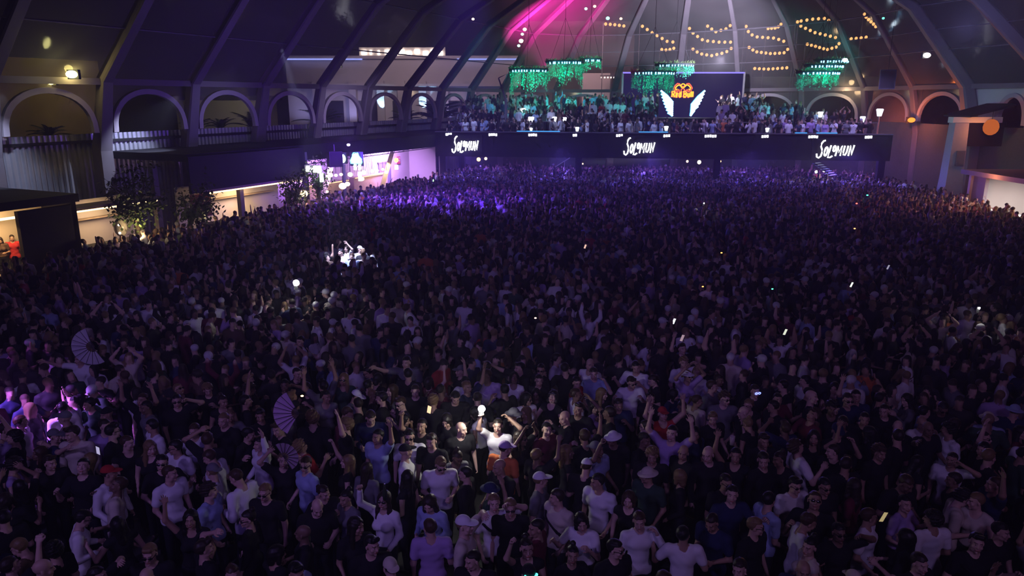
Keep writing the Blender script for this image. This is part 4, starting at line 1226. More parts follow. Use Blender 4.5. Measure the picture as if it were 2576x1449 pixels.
# hanging green planters with cool lamps
def planter(px0, px1, py0, py1, Y, lab, seed, dens=1.0, lamps=True, power=40):
    r = random.Random(seed)
    a, b = at(px0, py0, Y), at(px1, py0, Y); zb = at(px0, py1, Y).z; w = (b.x-a.x)/2; h = a.z - zb
    t = empty('hanging_planter', ((a.x+b.x)/2, Y, a.z), label=lab, cat='hanging planter')
    ring = [(w*math.cos(2*PI*k/28), w*.75*math.sin(2*PI*k/28), 0) for k in range(28)]
    MB().tube(ring, .11, 6, True).build('ring', M_BLACK, t)
    MB().tube([(0, 0, 3.2), (0, 0, 8 if False else 5.5)], .015, 4).build('hanging_cable', M_BLACK, t)
    for k in range(3):
        an = 2*PI*k/3 + .4; MB().tube([(w*math.cos(an), w*.75*math.sin(an), 0), (0, 0, 3.2)], .012, 4).build('hanging_cable', M_BLACK, t)
    tuft = MB()
    for k in range(int(120*w)):
        an = r.uniform(0, 2*PI); c = Vector((w*math.cos(an), w*.75*math.sin(an), r.uniform(0, .12))); d = Vector((r.uniform(-1, 1), r.uniform(-1, 1), r.uniform(.2, 1.3))).normalized(); s_ = d.orthogonal().normalized()*.03
        L = r.uniform(.12, .34); tuft.add([c, c + d*L*.5 + s_, c + d*L, c + d*L*.5 - s_], [[0, 1, 2, 3]])
    tuft.build('moss_rim', M_GREEN, t)
    iv = MB()
    for k in range(int(150*w*dens)):
        an = r.uniform(0, 2*PI); rad = r.uniform(.9, 1.0); x, y = w*rad*math.cos(an), w*.75*rad*math.sin(an)
        L = h * r.uniform(.5, 1.12) * (.80 + .2*math.sin(x*4 + seed)); n = max(3, int(L/.075)); sx, sy = r.uniform(0, 6), r.uniform(0, 6)
        for j in range(n):
            z = -j*.075 - .05; c = Vector((x + .04*math.sin(z*3+sx), y + .04*math.sin(z*3+sy), z)); d = Vector((r.uniform(-1, 1), r.uniform(-1, 1), r.uniform(-.9, .1))).normalized()
            s_ = Vector((0, 0, 1)).cross(d).normalized()*r.uniform(.02, .04); q = r.uniform(.08, .14)
            iv.add([c, c + d*q*.5 + s_, c + d*q, c + d*q*.5 - s_], [[0, 1, 2, 3]])
    iv.build('ivy', M_IVY, t)
    if lamps:
        n = max(4, int(w*2*4.5))
        for k in range(n):
            x = -w*.92 + 1.84*w*(k+.5)/n + r.uniform(-.06, .06); y = -w*.75*math.sqrt(max(0, 1-(x/w)**2))
            MB().box((x, y-.10, -.10), (.085, .06, .12 + .05*r.random())).build('lamp', emis_led, t)
    for sx in (-.45, .45):
        q = t.location + Vector((sx*w, -w*.75 - 1.7, -h*.5))
        lamp('SPOT', q, power*20, (.02, .85, .72), t.location + Vector((sx*w, 0, -h*.42)), .1, 74, .6)
emis_led = emis('cool_led', (.20, .55, 1), 6)
planter(1283, 1377, 176, 240, 57, 'hanging ivy ring nearest the left bars, lowest of the left three', 1, power=42)
planter(1375, 1467, 156, 218, 59, 'largest hanging ivy ring of the left three, middle one', 2, power=42)
planter(1458, 1512, 150, 180, 61, 'small high hanging ivy ring behind the middle left one', 3, power=22)
planter(1590, 1697, 182, 246, 57, 'hanging ivy ring in front of the screen above the neon wings', 4, .9, power=30)
planter(1650, 1745, 163, 196, 60, 'higher hanging ivy ring behind the one at the screen', 5, power=24)
planter(2007, 2110, 182, 228, 54, 'hanging ivy ring on the far side, the lowest with long curtains', 6, power=40)
planter(2027, 2120, 165, 190, 56, 'hanging ivy ring on the far side just above the lowest', 7, .7, power=20)
planter(2050, 2132, 153, 158, 58, 'thin hanging ring of bright blue lamps, highest on the far side', 8, .3, power=8)
t = empty('steel_mast', at(1270, 300, 56), label='thin angled steel mast with a triangular top beside the first ivy ring', cat='mast')
q = lambda x, y: at(x, y, 56) - t.location
MB().tube([q(1274, 330), q(1272, 250), q(1254, 196)], [.14, .1, .05], 6).build('pole', M_STEEL, t)
MB().tube([q(1254, 196), q(1276, 186), q(1264, 218)], .045, 5).build('bracket', M_STEEL, t)
# stairs rail and small features under the terrace
t = empty('stair_rail', at(1420, 420, 54), label='pale steel stair handrail under the terrace near its first column', cat='handrail')
q = lambda x, y: at(x, y, 54) - t.location
MB().tube([q(1397, 420), q(1434, 397)], .03, 6).build('rail', M_PLASTER, t); MB().tube([q(1420, 430), q(1420, 405)], .025, 6).build('post', M_PLASTER, t)
t = empty('stair_flight', at(2065, 425, 50), label='blue lit steel stair flight coming down from the terrace end', cat='stairs')
q = lambda x, y, dy=0: at(x, y, 50) - t.location + Vector((0, dy, 0))
for k in range(7):
    u = k/6; MB().bar(q(2046 + 40*u, 412 + 30*u), q(2064 + 40*u, 410 + 30*u), .4, .05).build('tread', mat('stair_blue', (.15, .25, .5), .4), t)
MB().tube([q(2046, 408), q(2088, 440)], .03, 6).build('stringer', M_STEEL, t)
for k, (px, py, col, r, lab) in enumerate(((1204, 401, (1, .55, .2), .16, 'warm lamp under the terrace near the bars'), (1222, 399, (1, .6, .3), .12, 'small warm lamp second under the terrace'), (1729, 406, (1, .6, .35), .10, 'faint warm lamp under the terrace middle'), (1759, 408, (1, .8, .55), .16, 'brightest warm lamp under the terrace middle'), (1812, 406, (1, .5, .2), .08, 'pinpoint orange lamp under the terrace middle'), (1466, 412, (1, .6, .3), .06, 'tiny warm lamp by the second terrace column'))):
    p = at(px, py, 60); t = empty('wall_lamp', p, label=lab, cat='lamp')
    MB().ball((0, 0, 0), r, 8, 5).build('globe', emis('under_lamp', col, 5), t, True); MB().box((0, r, 0), (.1, .1, .1)).build('bracket', M_STEEL, t)

# ------------------------------------------------------------------ right side: raised hut, lit snack bar
p = at(2414, 302, 46)
t = empty('lifeguard_hut', (p.x, p.y, 0), label='white post and beam structure with a slanted dark awning above the crowd', cat='hut')
k_ = 46/F_PX*1.0
MB().loft([[(sx*w, sy*w*.8, z) for sx, sy in ((-1, -1), (1, -1), (1, 1), (-1, 1))] for w, z in ((.62, 0), (.50, 2.5), (.42, 5.6))]).build('post', mat('weathered_white', (.36, .34, .40), .8, vary=.12), t)
MB().box((.95, 0, 5.78), (3.0, .55, .34)).build('beam', M_PLASTER, t)
MB().add([(-.1, -1.2, 6.05), (2.5, -1.2, 6.75), (2.5, 1.6, 6.75), (-.1, 1.6, 6.05), (-.1, -1.2, 5.95), (2.5, -1.2, 6.6), (2.5, 1.6, 6.6), (-.1, 1.6, 5.95)], [[0,1,2,3],[7,6,5,4],[0,4,5,1],[1,5,6,2],[2,6,7,3],[3,7,4,0]]).build('awning', M_BLACK, t)
MB().box((2.1, .9, 4.9), (2.6, .3, 1.5)).build('back_panel', M_BLACK, t)
MB().box((.1, -.45, 3.5), (.5, .1, .9)).build('notice_board', M_STEEL, t)
t2 = empty('lantern', at(2493, 320, 45.6), label='orange glowing box lantern hanging below the slanted awning', cat='lantern')
MB().ball((0, 0, 0), .46, 12, 7, (1, .8, 1.05)).build('shade', emis('orange_shade', (1, .22, .04), .55), t2, True)
MB().tube([(0, 0, .4), (0, 0, 1.2)], .02, 4).build('cord', M_BLACK, t2)
# snack bar
t = empty('snack_bar', (26.4, 39, 0), label='white flat roofed snack bar with a bright open front at the far right', cat='building')
MB().box((2.6, 0, 2.98), (6.4, 7.2, .25)).build('roof', mat('roof_grey', (.30, .28, .33), .8), t)
MB().box((2.6, 3.3, 1.45), (5.6, .2, 2.8)).build('wall', M_PLASTER, t)
MB().box((3.4, -.3, 1.45), (.2, 6.8, 2.8)).build('back_wall', M_PLASTER, t)
MB().box((.05, 2.75, 1.45), (.2, 1.3, 2.8)).build('front_wall', mat('grey_plaster', (.3, .28, .34), .8), t)
MB().box((.05, -.7, .55), (.6, 5.4, 1.1)).build('counter', M_PLASTER, t)
MB().box((3.1, -1.6, 1.3), (.5, .8, 2.2)).build('fridge', mat('cool_white', (.6, .62, .7), .4), t)
lamp('AREA', (28.0, 38.6, 2.75), 420, (1, .84, .80), (28.0, 38.6, 0), 2.2)
lamp('AREA', (27.4, 35.5, 2.6), 120, (1, .55, .22), (26.0, 34.5, 0), 1.2)
lamp('POINT', (25.2, 39.5, 2.9), 60, (1, .30, .10), None, .2)
# ------------------------------------------------------------------ the people
SKINS = {'fair': (.56, .36, .28), 'tan': (.42, .26, .18), 'brown': (.22, .13, .09), 'light': (.64, .43, .34)}
TOPC = {'black': (.012, .012, .016), 'white': (.80, .80, .82), 'navy': (.02, .03, .09), 'grey': (.16, .16, .18), 'pale blue': (.34, .42, .66), 'lilac': (.42, .30, .58), 'red': (.45, .03, .03), 'orange': (.60, .16, .05), 'cream': (.62, .56, .46), 'dark green': (.03, .07, .05), 'burgundy': (.14, .02, .04), 'brown': (.10, .06, .04)}
HAIRC = [(.012, .010, .010), (.03, .02, .015), (.06, .035, .02), (.012, .010, .010), (.20, .13, .06), (.02, .015, .012)]
HAIR = {k: hair_mesh(k) for k in ('short', 'long', 'bun', 'curly', 'quiff', 'bob', 'ponytail', 'crop')}
HATS = {k: cap_mesh(k) for k in ('cap', 'backcap', 'bucket')}
GLASS = glasses_mesh()
for me in HAIR.values(): me.materials.append(M_HAIR)
for me in HATS.values(): me.materials.append(M_HAT)
GLASS.materials.append(M_LENS)
VAR = {}
def variant(pose, fem, sleeve):
    k = (pose, fem, sleeve)
    if k not in VAR:
        b = build_body(pose, fem, sleeve, len(VAR) + 1)
        b['body'].materials.append(M_SKIN); b['trousers'].materials.append(M_CLOTH)
        if 'strap' in b: b['strap'].materials.append(M_CLOTH)
        b['shirts'] = {}
        for nm, mm in (('plain', M_CLOTH), ('flowered', M_CLOTH_FL), ('striped', M_CLOTH_ST)):
            b['shirts'][nm] = b['shirt'] if nm == 'plain' else b['shirt'].copy()
            b['shirts'][nm].materials.append(mm)
        VAR[k] = b
    return VAR[k]
def child(name, me, par, col, M=None):
    o = bpy.data.objects.new(name, me); COL.objects.link(o); o.parent = par; o.color = (*col, 1)
    if M is not None: o.matrix_local = M
    return o
POSE_TXT = {'down': 'arms down', 'turned': 'head turned aside', 'turned_b': 'looking over one shoulder', 'look_down': 'looking down', 'dance': 'dancing', 'dance_b': 'dancing with bent arms', 'arm_up': 'one arm raised', 'arm_up_l': 'left arm raised',
 'phone_up': 'holding a phone up', 'both_up': 'both arms raised', 'clap': 'clapping overhead', 'hand_face': 'hand near the face', 'head_back': 'head tilted back', 'point': 'arm stretched aside', 'shield': 'forearm across the brow'}
GARM = {'tee': 't-shirt', 'long': 'long-sleeved shirt', 'tank': 'sleeveless top'}
HAT_TXT = {'cap': 'cap', 'backcap': 'backward cap', 'bucket': 'bucket hat'}
people = []                                                     # (x, y, radius)
def make_person(x, y, a, label, group=None):
    """a: dict of pose, fem, sleeve, top, pattern, skin, hair, hairc, hat, hatc, glasses, strap, yaw, scale"""
    v = variant(a['pose'], a['fem'], a['sleeve'])
    t = empty('person', (x, y, 0), a['yaw']); s = a['scale']; t.scale = (s, s, s)
    tag(t, label, 'person', group)
    child('body', v['body'], t, SKINS[a['skin']])
    child({'tee': 'tshirt', 'long': 'shirt', 'tank': 'tank_top'}[a['sleeve']], v['shirts'][a.get('pattern', 'plain')], t, TOPC[a['top']])
    child('trousers', v['trousers'], t, a.get('legs', (.015, .016, .025)))
    if a.get('strap') and 'strap' in v: child('bag_strap', v['strap'], t, a.get('strapc', (.01, .01, .012)))
    if a['hair'] != 'bald' and not (a.get('hat') and a['hair'] in ('curly', 'quiff', 'bun')):
        child('hair', HAIR['crop' if (a.get('hat') and a['hair'] == 'short') else a['hair']], t, a['hairc'], v['H'])
    if a.get('hat'): child(a['hat'] if a['hat'] == 'cap' else {'backcap': 'cap', 'bucket': 'bucket_hat'}[a['hat']], HATS[a['hat']], t, TOPC[a['hatc']], v['H'])
    if a.get('glasses'): child('sunglasses', GLASS, t, (0, 0, 0), v['H'])
    people.append((x, y))
    return t, v
def rand_attr(r, x, y):
    fem = r.random() < .38
    a = dict(fem=fem, pose=r.choices(['down', 'turned', 'turned_b', 'look_down', 'dance', 'dance_b', 'hand_face', 'head_back', 'arm_up', 'arm_up_l', 'phone_up', 'both_up', 'clap', 'point', 'shield'], [16, 14, 14, 9, 13, 12, 6, 5, 2.5, 2, 2.5, 1.2, 1, 1.5, 1.5])[0])
    a['sleeve'] = r.choices(['tee', 'long', 'tank'], [6, 2.5, 3.5 if fem else .8])[0]
    # a few cuts only for each pose, so that figures can share their shapes
    if a['pose'] not in ('down', 'turned', 'turned_b', 'dance', 'dance_b', 'look_down') and a['sleeve'] != 'tee': a['sleeve'] = 'tee' if not a['fem'] else 'tank'
    if a['pose'] in ('clap', 'point', 'shield', 'both_up'): a['fem'] = fem = a['pose'] == 'clap'; a['sleeve'] = 'tee'
    a['top'] = r.choices(list(TOPC), [50, 11, 7, 7, 2.5, 2.5, 1, .8, 2.5, 2, 2, 1.5])[0]
    a['pattern'] = r.choices(['plain', 'flowered', 'striped'], [12, 1, .7])[0] if a['top'] != 'black' else 'plain'
    a['skin'] = r.choice(['fair', 'tan', 'fair', 'brown', 'light', 'tan'])
    a['hair'] = r.choice(['long', 'long', 'bun', 'bob', 'ponytail', 'long']) if fem else r.choice(['short', 'short', 'crop', 'quiff', 'curly', 'short', 'bald'])
    a['hairc'] = r.choice(HAIRC)
    a['hat'] = r.choices([None, 'cap', 'backcap', 'bucket'], [84, 8, 4, 4])[0]; a['hatc'] = r.choice(['black', 'white', 'black', 'navy', 'cream', 'grey'])
    a['glasses'] = r.random() < .26; a['strap'] = r.random() < .10
    a['yaw'] = r.gauss(0, .75) + (r.choice([0, 0, 0, 1.4, -1.4, 3.0]))
    a['scale'] = r.uniform(.97, 1.06) * (.955 if fem else 1.0)
    return a
def describe(a):
    c = f"{a['top']} {a['pattern']+' ' if a.get('pattern', 'plain') != 'plain' else ''}{GARM[a['sleeve']]}"
    ex = []
    if a.get('hat'): ex.append(f"{a['hatc']} {HAT_TXT[a['hat']]}")
    if a.get('glasses'): ex.append('sunglasses')
    if a.get('strap'): ex.append('bag strap')
    d = f"person in {c}"
    if ex: d += ' and ' + ' and '.join(ex[:2])
    return d, POSE_TXT[a['pose']]

# people who stand out in the photo: head pixel, pose, top, and what they wear
NOT = [
 # px, py, pose, fem, sleeve, top, hair, hat, hatc, glasses, strap, yaw, label, short anchor phrase
 (1158, 1082, 'turned', 0, 'tee', 'black', 'bald', None, '', 0, 0, .2, 'person with shaved head in black t-shirt, rim-lit by the brightest phone torch', 'the rim-lit shaved head'),
 (1252, 1075, 'phone_up', 0, 'tee', 'white', 'short', None, '', 0, 0, -.2, 'person in white t-shirt holding up the brightest phone torch', 'the brightest phone torch'),
 (1267, 1130, 'turned_b', 0, 'tee', 'orange', 'crop', 'cap', 'lilac', 0, 0, 2.8, 'person in pinkish cap and orange t-shirt below the brightest phone torch', 'the pinkish cap'),
 (1470, 1182, 'look_down', 0, 'tee', 'black', 'short', 'cap', 'white', 0, 0, 2.6, 'person in black t-shirt and a round white cap, looking down', 'the round white cap'),
 (1358, 1212, 'turned', 0, 'tee', 'grey', 'short', 'cap', 'white', 0, 0, 1.0, 'person in grey t-shirt with a tall white cap tipped aside', 'the tall white cap'),
 (1508, 1215, 'turned_b', 0, 'tee', 'white', 'short', None, '', 0, 0, -.5, 'person in white t-shirt looking up sideways, right of the tall white cap', 'the sideways looking white t-shirt'),
 (1998, 1222, 'down', 0, 'tee', 'white', 'quiff', None, '', 1, 0, .15, 'broad person in white t-shirt and sunglasses in the dark lower right part', 'the broad white t-shirt'),
 (1935, 1262, 'turned', 0, 'tee', 'pale blue', 'short', None, '', 0, 0, 1.5, 'person in pale blue t-shirt seen from the side beside the broad white t-shirt', 'the pale blue side view'),
 (1853, 815, 'turned', 0, 'tee', 'white', 'short', None, '', 0, 0, .8, 'person in loose white t-shirt standing tall amid dark shirts', 'the tall loose white t-shirt'),
 (2028, 962, 'turned_b', 0, 'tee', 'white', 'short', None, '', 0, 0, -1.2, 'person in white t-shirt seen from the side, mid crowd on the darker side', 'the side view white t-shirt'),
 (2488, 1055, 'turned', 0, 'tee', 'pale blue', 'short', 'bucket', 'cream', 0, 0, 2.2, 'person in cream bucket hat and pale blue t-shirt near the far right edge', 'the cream bucket hat'),
 (2548, 1035, 'turned_b', 0, 'tee', 'navy', 'short', 'bucket', 'pale blue', 0, 0, 2.6, 'person in bluish bucket hat and navy t-shirt at the right edge', 'the bluish bucket hat'),
 (2325, 1040, 'turned', 0, 'long', 'pale blue', 'short', None, '', 0, 0, .7, 'person in pale blue long-sleeved shirt beside the striped shirt', 'the pale blue long sleeves'),
 (2388, 1085, 'turned_b', 0, 'tee', 'white', 'curly', None, '', 0, 1, -1.6, 'person in white striped t-shirt with a dark bag strap, from behind', 'the striped t-shirt with strap'),
 (2210, 1140, 'down', 0, 'tee', 'black', 'curly', None, '', 0, 0, .2, 'person in black t-shirt facing forward, alone in the darkest part', 'the face in the darkest part'),
 (965, 1262, 'phone_up', 1, 'long', 'white', 'long', None, '', 1, 0, -.3, 'person in white long-sleeved shirt drinking with one arm high', 'the drinking white shirt'),
 (1284, 1278, 'down', 0, 'tee', 'black', 'short', None, '', 1, 0, .0, 'person with two glinting round lenses and black t-shirt', 'the glinting round lenses'),
 (1243, 1268, 'shield', 0, 'tee', 'white', 'short', None, '', 0, 1, .3, 'person in white t-shirt with a dark strap bending beside the glinting lenses', 'the bending strapped t-shirt'),
 (480, 1310, 'arm_up', 1, 'tank', 'black', 'long', None, '', 0, 0, .2, 'person in black sleeveless top with a long bare arm raised', 'the long bare raised arm'),
 (357, 1010, 'both_up', 0, 'tee', 'black', 'short', None, '', 0, 0, .0, 'person in black t-shirt with both hands lifted, left part of the crowd', 'the two lifted hands'),
 (378, 1395, 'down', 0, 'tee', 'black', 'quiff', None, '', 1, 0, .3, 'person in dark sunglasses and black t-shirt at the bottom edge, facing forward', 'the sunglasses at the bottom edge'),
 (378, 1440, 'look_down', 0, 'tee', 'black', 'bald', None, '', 0, 0, .1, 'shaven person in black t-shirt below the sunglasses at the bottom edge', 'the shaven head at the bottom'),
 (668, 1240, 'down', 0, 'tee', 'black', 'short', None, '', 1, 0, -.05, 'person in black t-shirt and sunglasses facing straight ahead, near the flowered shirt', 'the straight facing sunglasses'),
 (445, 1128, 'turned_b', 0, 'tee', 'white', 'short', None, '', 1, 1, -.1, 'person in white t-shirt with diagonal strap and sunglasses, left part', 'the white t-shirt with diagonal strap'),
 (425, 1195, 'turned', 0, 'tee', 'white', 'short', None, '', 0, 0, .9, 'person in white t-shirt just below the white t-shirt with diagonal strap', 'the white back below the strap'),
 (535, 1190, 'turned_b', 0, 'tee', 'white', 'short', 'backcap', 'grey', 0, 0, -1.0, 'person in grey backward cap and white t-shirt, leaning head', 'the grey backward cap'),
 (545, 1150, 'look_down', 0, 'tee', 'white', 'short', None, '', 0, 0, -1.5, 'person in white t-shirt bending forward above the grey backward cap', 'the bent white t-shirt'),
 (525, 1240, 'turned', 0, 'tee', 'pale blue', 'curly', None, '', 0, 0, 1.3, 'person in bluish white t-shirt below the grey backward cap', 'the bluish white t-shirt'),
 (272, 1195, 'turned', 0, 'long', 'white', 'short', 'cap', 'red', 0, 0, 1.2, 'person in red cap and white long-sleeved shirt, left part', 'the red cap'),
 (385, 1075, 'turned_b', 0, 'tee', 'white', 'short', None, '', 0, 0, -.4, 'person in white t-shirt under the two lifted hands', 'the white t-shirt under the hands'),
 (375, 1130, 'turned', 1, 'tank', 'black', 'long', None, '', 0, 0, .2, 'person with hair loose over a black sleeveless top, hand at the head', 'the loose hair'),
 (490, 1085, 'down', 1, 'tee', 'white', 'short', None, '', 1, 0, .1, 'person in white t-shirt and sunglasses behind the loose hair', 'the white t-shirt with sunglasses'),
 (52, 1065, 'turned', 0, 'tee', 'white', 'short', None, '', 0, 0, 1.9, 'person whose white back glows violet in the left side spotlight', 'the glowing violet back'),
 (155, 1030, 'turned_b', 0, 'long', 'white', 'short', None, '', 0, 0, -1.9, 'person in white long-sleeved shirt lit violet, arm curved', 'the violet curved arm'),
 (10, 1085, 'turned', 0, 'tee', 'lilac', 'short', None, '', 0, 0, 1.5, 'person in bright violet lit t-shirt at the very left edge', 'the violet t-shirt at the edge'),
 (262, 1075, 'turned', 0, 'tee', 'lilac', 'short', None, '', 0, 0, .6, 'person in lilac t-shirt to the side of the glowing violet back', 'the lilac t-shirt'),
 (202, 905, 'point', 0, 'tee', 'white', 'short', None, '', 0, 0, .3, 'person in white t-shirt holding the big open pleated fan', 'the big open pleated fan'),
 (655, 1120, 'arm_up_l', 0, 'long', 'white', 'short', None, '', 0, 0, -.5, 'person in white long-sleeved shirt stretching one arm up to a lilac fan', 'the lilac fan'),
 (712, 1160, 'clap', 1, 'tee', 'black', 'short', None, '', 0, 0, .2, 'person in black t-shirt holding a small open fan with both hands', 'the small open fan'),
 (768, 1170, 'turned', 0, 'tee', 'pale blue', 'short', None, '', 1, 0, -.9, 'person in pale blue flowered shirt and sunglasses right of the small fan', 'the flowered shirt'),
 (790, 1075, 'turned', 0, 'long', 'black', 'curly', None, '', 0, 0, 3.0, 'very tall dark figure seen from behind, right of the lilac fan', 'the very tall dark back'),
 (1020, 1140, 'turned', 0, 'tee', 'white', 'curly', 'cap', 'black', 0, 0, 1.4, 'person in black cap and white t-shirt seen from the side', 'the black cap side view'),
 (1030, 1100, 'down', 0, 'tee', 'white', 'short', None, '', 1, 0, .1, 'person in white t-shirt and sunglasses behind the black cap', 'the white t-shirt behind the cap'),
 (1325, 1432, 'look_down', 0, 'tee', 'black', 'short', 'cap', 'black', 0, 0, .1, 'person wearing a glowing cyan visor at the bottom edge', 'the glowing cyan visor'),
 (1195, 1412, 'turned_b', 0, 'tee', 'black', 'crop', None, '', 0, 0, .0, 'person in black t-shirt with short cut, bare face upward, bottom centre', 'the upturned face at the bottom'),
 (932, 1375, 'turned', 0, 'tee', 'black', 'quiff', None, '', 0, 0, .1, 'person in black t-shirt smiling below the drinking white shirt', 'the face below the drinker'),
 (985, 1430, 'turned', 0, 'tee', 'white', 'short', 'backcap', 'cream', 0, 0, 2.9, 'person with pale cap and white t-shirt cut by the bottom edge', 'the pale cap at the bottom'),
 (1085, 1330, 'turned', 0, 'tee', 'lilac', 'short', None, '', 0, 0, 3.0, 'broad person in lilac t-shirt seen from behind, lower centre', 'the broad lilac back'),
 (1325, 1385, 'phone_up', 1, 'tank', 'black', 'bun', None, '', 0, 0, .1, 'person in black sleeveless top raising a hand behind the glowing visor', 'the hand behind the visor'),
 (1545, 1385, 'turned', 0, 'tee', 'black', 'short', None, '', 1, 0, .2, 'person in sunglasses and black t-shirt below the hands at the face', 'the lower centre sunglasses'),
 (1610, 1310, 'hand_face', 0, 'long', 'white', 'short', None, '', 0, 0, .2, 'person in white long-sleeved shirt with hands at the face', 'the hands at the face'),
 (1632, 1198, 'turned_b', 0, 'tee', 'dark green', 'short', 'bucket', 'cream', 0, 0, -.6, 'person in pale bucket hat and dark green t-shirt', 'the pale bucket hat'),
 (1668, 1045, 'both_up', 0, 'tank', 'red', 'short', 'cap', 'red', 0, 0, .1, 'person in red cap with both arms raised around the head', 'the raised arms with red cap'),
 (1405, 1255, 'turned_b', 0, 'tee', 'cream', 'short', None, '', 0, 1, -.7, 'person in cream t-shirt with strap right of the tall white cap', 'the cream t-shirt with strap'),
 (1045, 985, 'down', 0, 'tee', 'black', 'short', None, '', 0, 0, .1, 'person in black t-shirt facing forward at the edge of the torch glow', 'the face at the glow edge'),
 (1060, 1075, 'phone_up', 0, 'tee', 'black', 'short', None, '', 0, 0, -.3, 'person in black t-shirt holding up a small orange phone screen', 'the small orange screen'),
 (755, 860, 'turned', 0, 'tee', 'white', 'short', None, '', 0, 0, -1.1, 'person in white t-shirt turned aside far beyond the lilac fan', 'the far white t-shirt'),
 (900, 1020, 'turned_b', 0, 'tee', 'black', 'short', None, '', 0, 0, -1.5, 'person in black t-shirt in profile left of the torch glow', 'the profile by the glow'),
 (1400, 905, 'turned', 0, 'tee', 'white', 'short', None, '', 0, 0, .9, 'person in small white t-shirt far behind the brightest phone torch', 'the far small white t-shirt'),
 (1495, 940, 'hand_face', 0, 'tee', 'pale blue', 'short', None, '', 0, 0, .2, 'person in pale blue t-shirt behind the pale cap row', 'the far pale blue t-shirt'),
 (1720, 915, 'shield', 0, 'tee', 'white', 'curly', None, '', 0, 0, .0, 'person in white t-shirt with a bent arm over the brow, mid crowd', 'the arm over the brow'),
 (1716, 880, 'arm_up', 0, 'tee', 'black', 'short', None, '', 0, 0, .1, 'person in black t-shirt whose arm lifts a pale phone screen', 'the lifted pale phone'),
 (1790, 975, 'turned', 0, 'tee', 'grey', 'short', None, '', 0, 0, .4, 'person in grey t-shirt with a shadowed face right of the bent arm', 'the shadowed grey t-shirt'),
 (1898, 985, 'down', 0, 'tee', 'black', 'short', None, '', 0, 0, .1, 'person wearing glowing blue party glasses on the darker side', 'the glowing blue glasses'),
 (1850, 1150, 'arm_up', 0, 'tank', 'black', 'short', None, '', 0, 0, -.6, 'person in black sleeveless top lifting a glass by the darker middle', 'the lifted glass'),
 (1920, 1110, 'down', 0, 'tee', 'black', 'quiff', None, '', 0, 0, .0, 'person in black t-shirt beside the lifted glass', 'the face beside the glass'),
 (1825, 1215, 'down', 0, 'tee', 'black', 'short', None, '', 1, 0, .2, 'person in black t-shirt and sunglasses before the pale blue side view', 'the sunglasses before the pale blue'),
 (2072, 1225, 'down', 0, 'tee', 'black', 'short', None, '', 1, 0, .1, 'person in black t-shirt and sunglasses right of the broad white t-shirt', 'the sunglasses right of the broad white'),
 (1898, 1328, 'turned', 0, 'tee', 'black', 'short', None, '', 1, 0, .3, 'person in black t-shirt and sunglasses below the pale blue side view', 'the lower sunglasses'),
 (2185, 1305, 'turned', 0, 'tee', 'white', 'short', None, '', 0, 0, .5, 'person in white t-shirt holding up a striped phone screen', 'the striped phone screen'),
 (2400, 1250, 'look_down', 0, 'tee', 'cream', 'curly', None, '', 0, 0, 1.0, 'person in cream t-shirt leaning forward in the lower right part', 'the leaning cream t-shirt'),
 (2348, 1310, 'turned', 0, 'tee', 'white', 'curly', None, '', 0, 0, 2.9, 'person in white t-shirt seen from behind below the leaning cream t-shirt', 'the lower white back'),
 (2460, 1265, 'turned_b', 1, 'tank', 'cream', 'short', None, '', 0, 0, -1.0, 'person with bare shoulders and cream top near the lower right corner', 'the bare shoulders'),
 (2310, 1418, 'down', 0, 'tee', 'black', 'short', None, '', 0, 0, .2, 'person in black t-shirt standing at the bottom right', 'the face at the bottom right'),
 (2035, 1375, 'turned', 1, 'tank', 'cream', 'bun', None, '', 0, 0, -1.9, 'person with a bare back and cream top, bottom right', 'the bare back'),
]
DROP = .0
def head_to_ground(px, py, hz=1.62):
    p = onz(px, py, hz); return p.x, p.y
anchors = []
holders = {}
for (px, py, pose, fem, sl, top, hair, hat, hatc, gl, st, yaw, lab, short) in NOT:
    x, y = head_to_ground(px, py)
    a = dict(fem=bool(fem), pose=pose, sleeve=sl, top=top, pattern='plain', skin=rnd.choice(['fair', 'tan', 'light', 'fair']), hair=hair, hairc=rnd.choice(HAIRC), hat=hat, hatc=hatc, glasses=bool(gl), strap=bool(st), yaw=yaw + x*.03, scale=1.0)
    if 'striped t-shirt' in lab: a['pattern'] = 'striped'
    if 'flowered' in lab: a['pattern'] = 'flowered'
    if 'very tall' in lab: a['scale'] = 1.09
    t, v = make_person(x, y, a, lab)
    anchors.append((x, y, short)); holders[short] = (t, v)
# the small group under the white spot beyond the torch on the left
for k, (px, py, pose, fem, top, hat, lab) in enumerate(((858, 640, 'dance', 0, 'white', None, 'person in white top dancing, first of the small spotlit group nearest the bars'), (872, 630, 'clap', 1, 'white', None, 'person in white top clapping overhead in the spotlit group'), (886, 650, 'down', 0, 'pale blue', None, 'person in pale blue t-shirt at the front middle of the spotlit group'),
        (905, 632, 'turned', 0, 'white', 'cap', 'person in white cap and white t-shirt in the spotlit group'), (915, 648, 'dance_b', 0, 'cream', None, 'person in cream t-shirt at the far side of the spotlit group'), (846, 655, 'look_down', 1, 'lilac', None, 'person in lilac top looking down at the near side of the spotlit group'))):
    x, y = head_to_ground(px, py)
    make_person(x, y, dict(fem=bool(fem), pose=pose, sleeve='tee', top=top, pattern='plain', skin='light', hair='long' if fem else 'short', hairc=HAIRC[k], hat=hat, hatc='white', glasses=False, strap=False, yaw=(k-2.5)*.3, scale=1.03), lab)
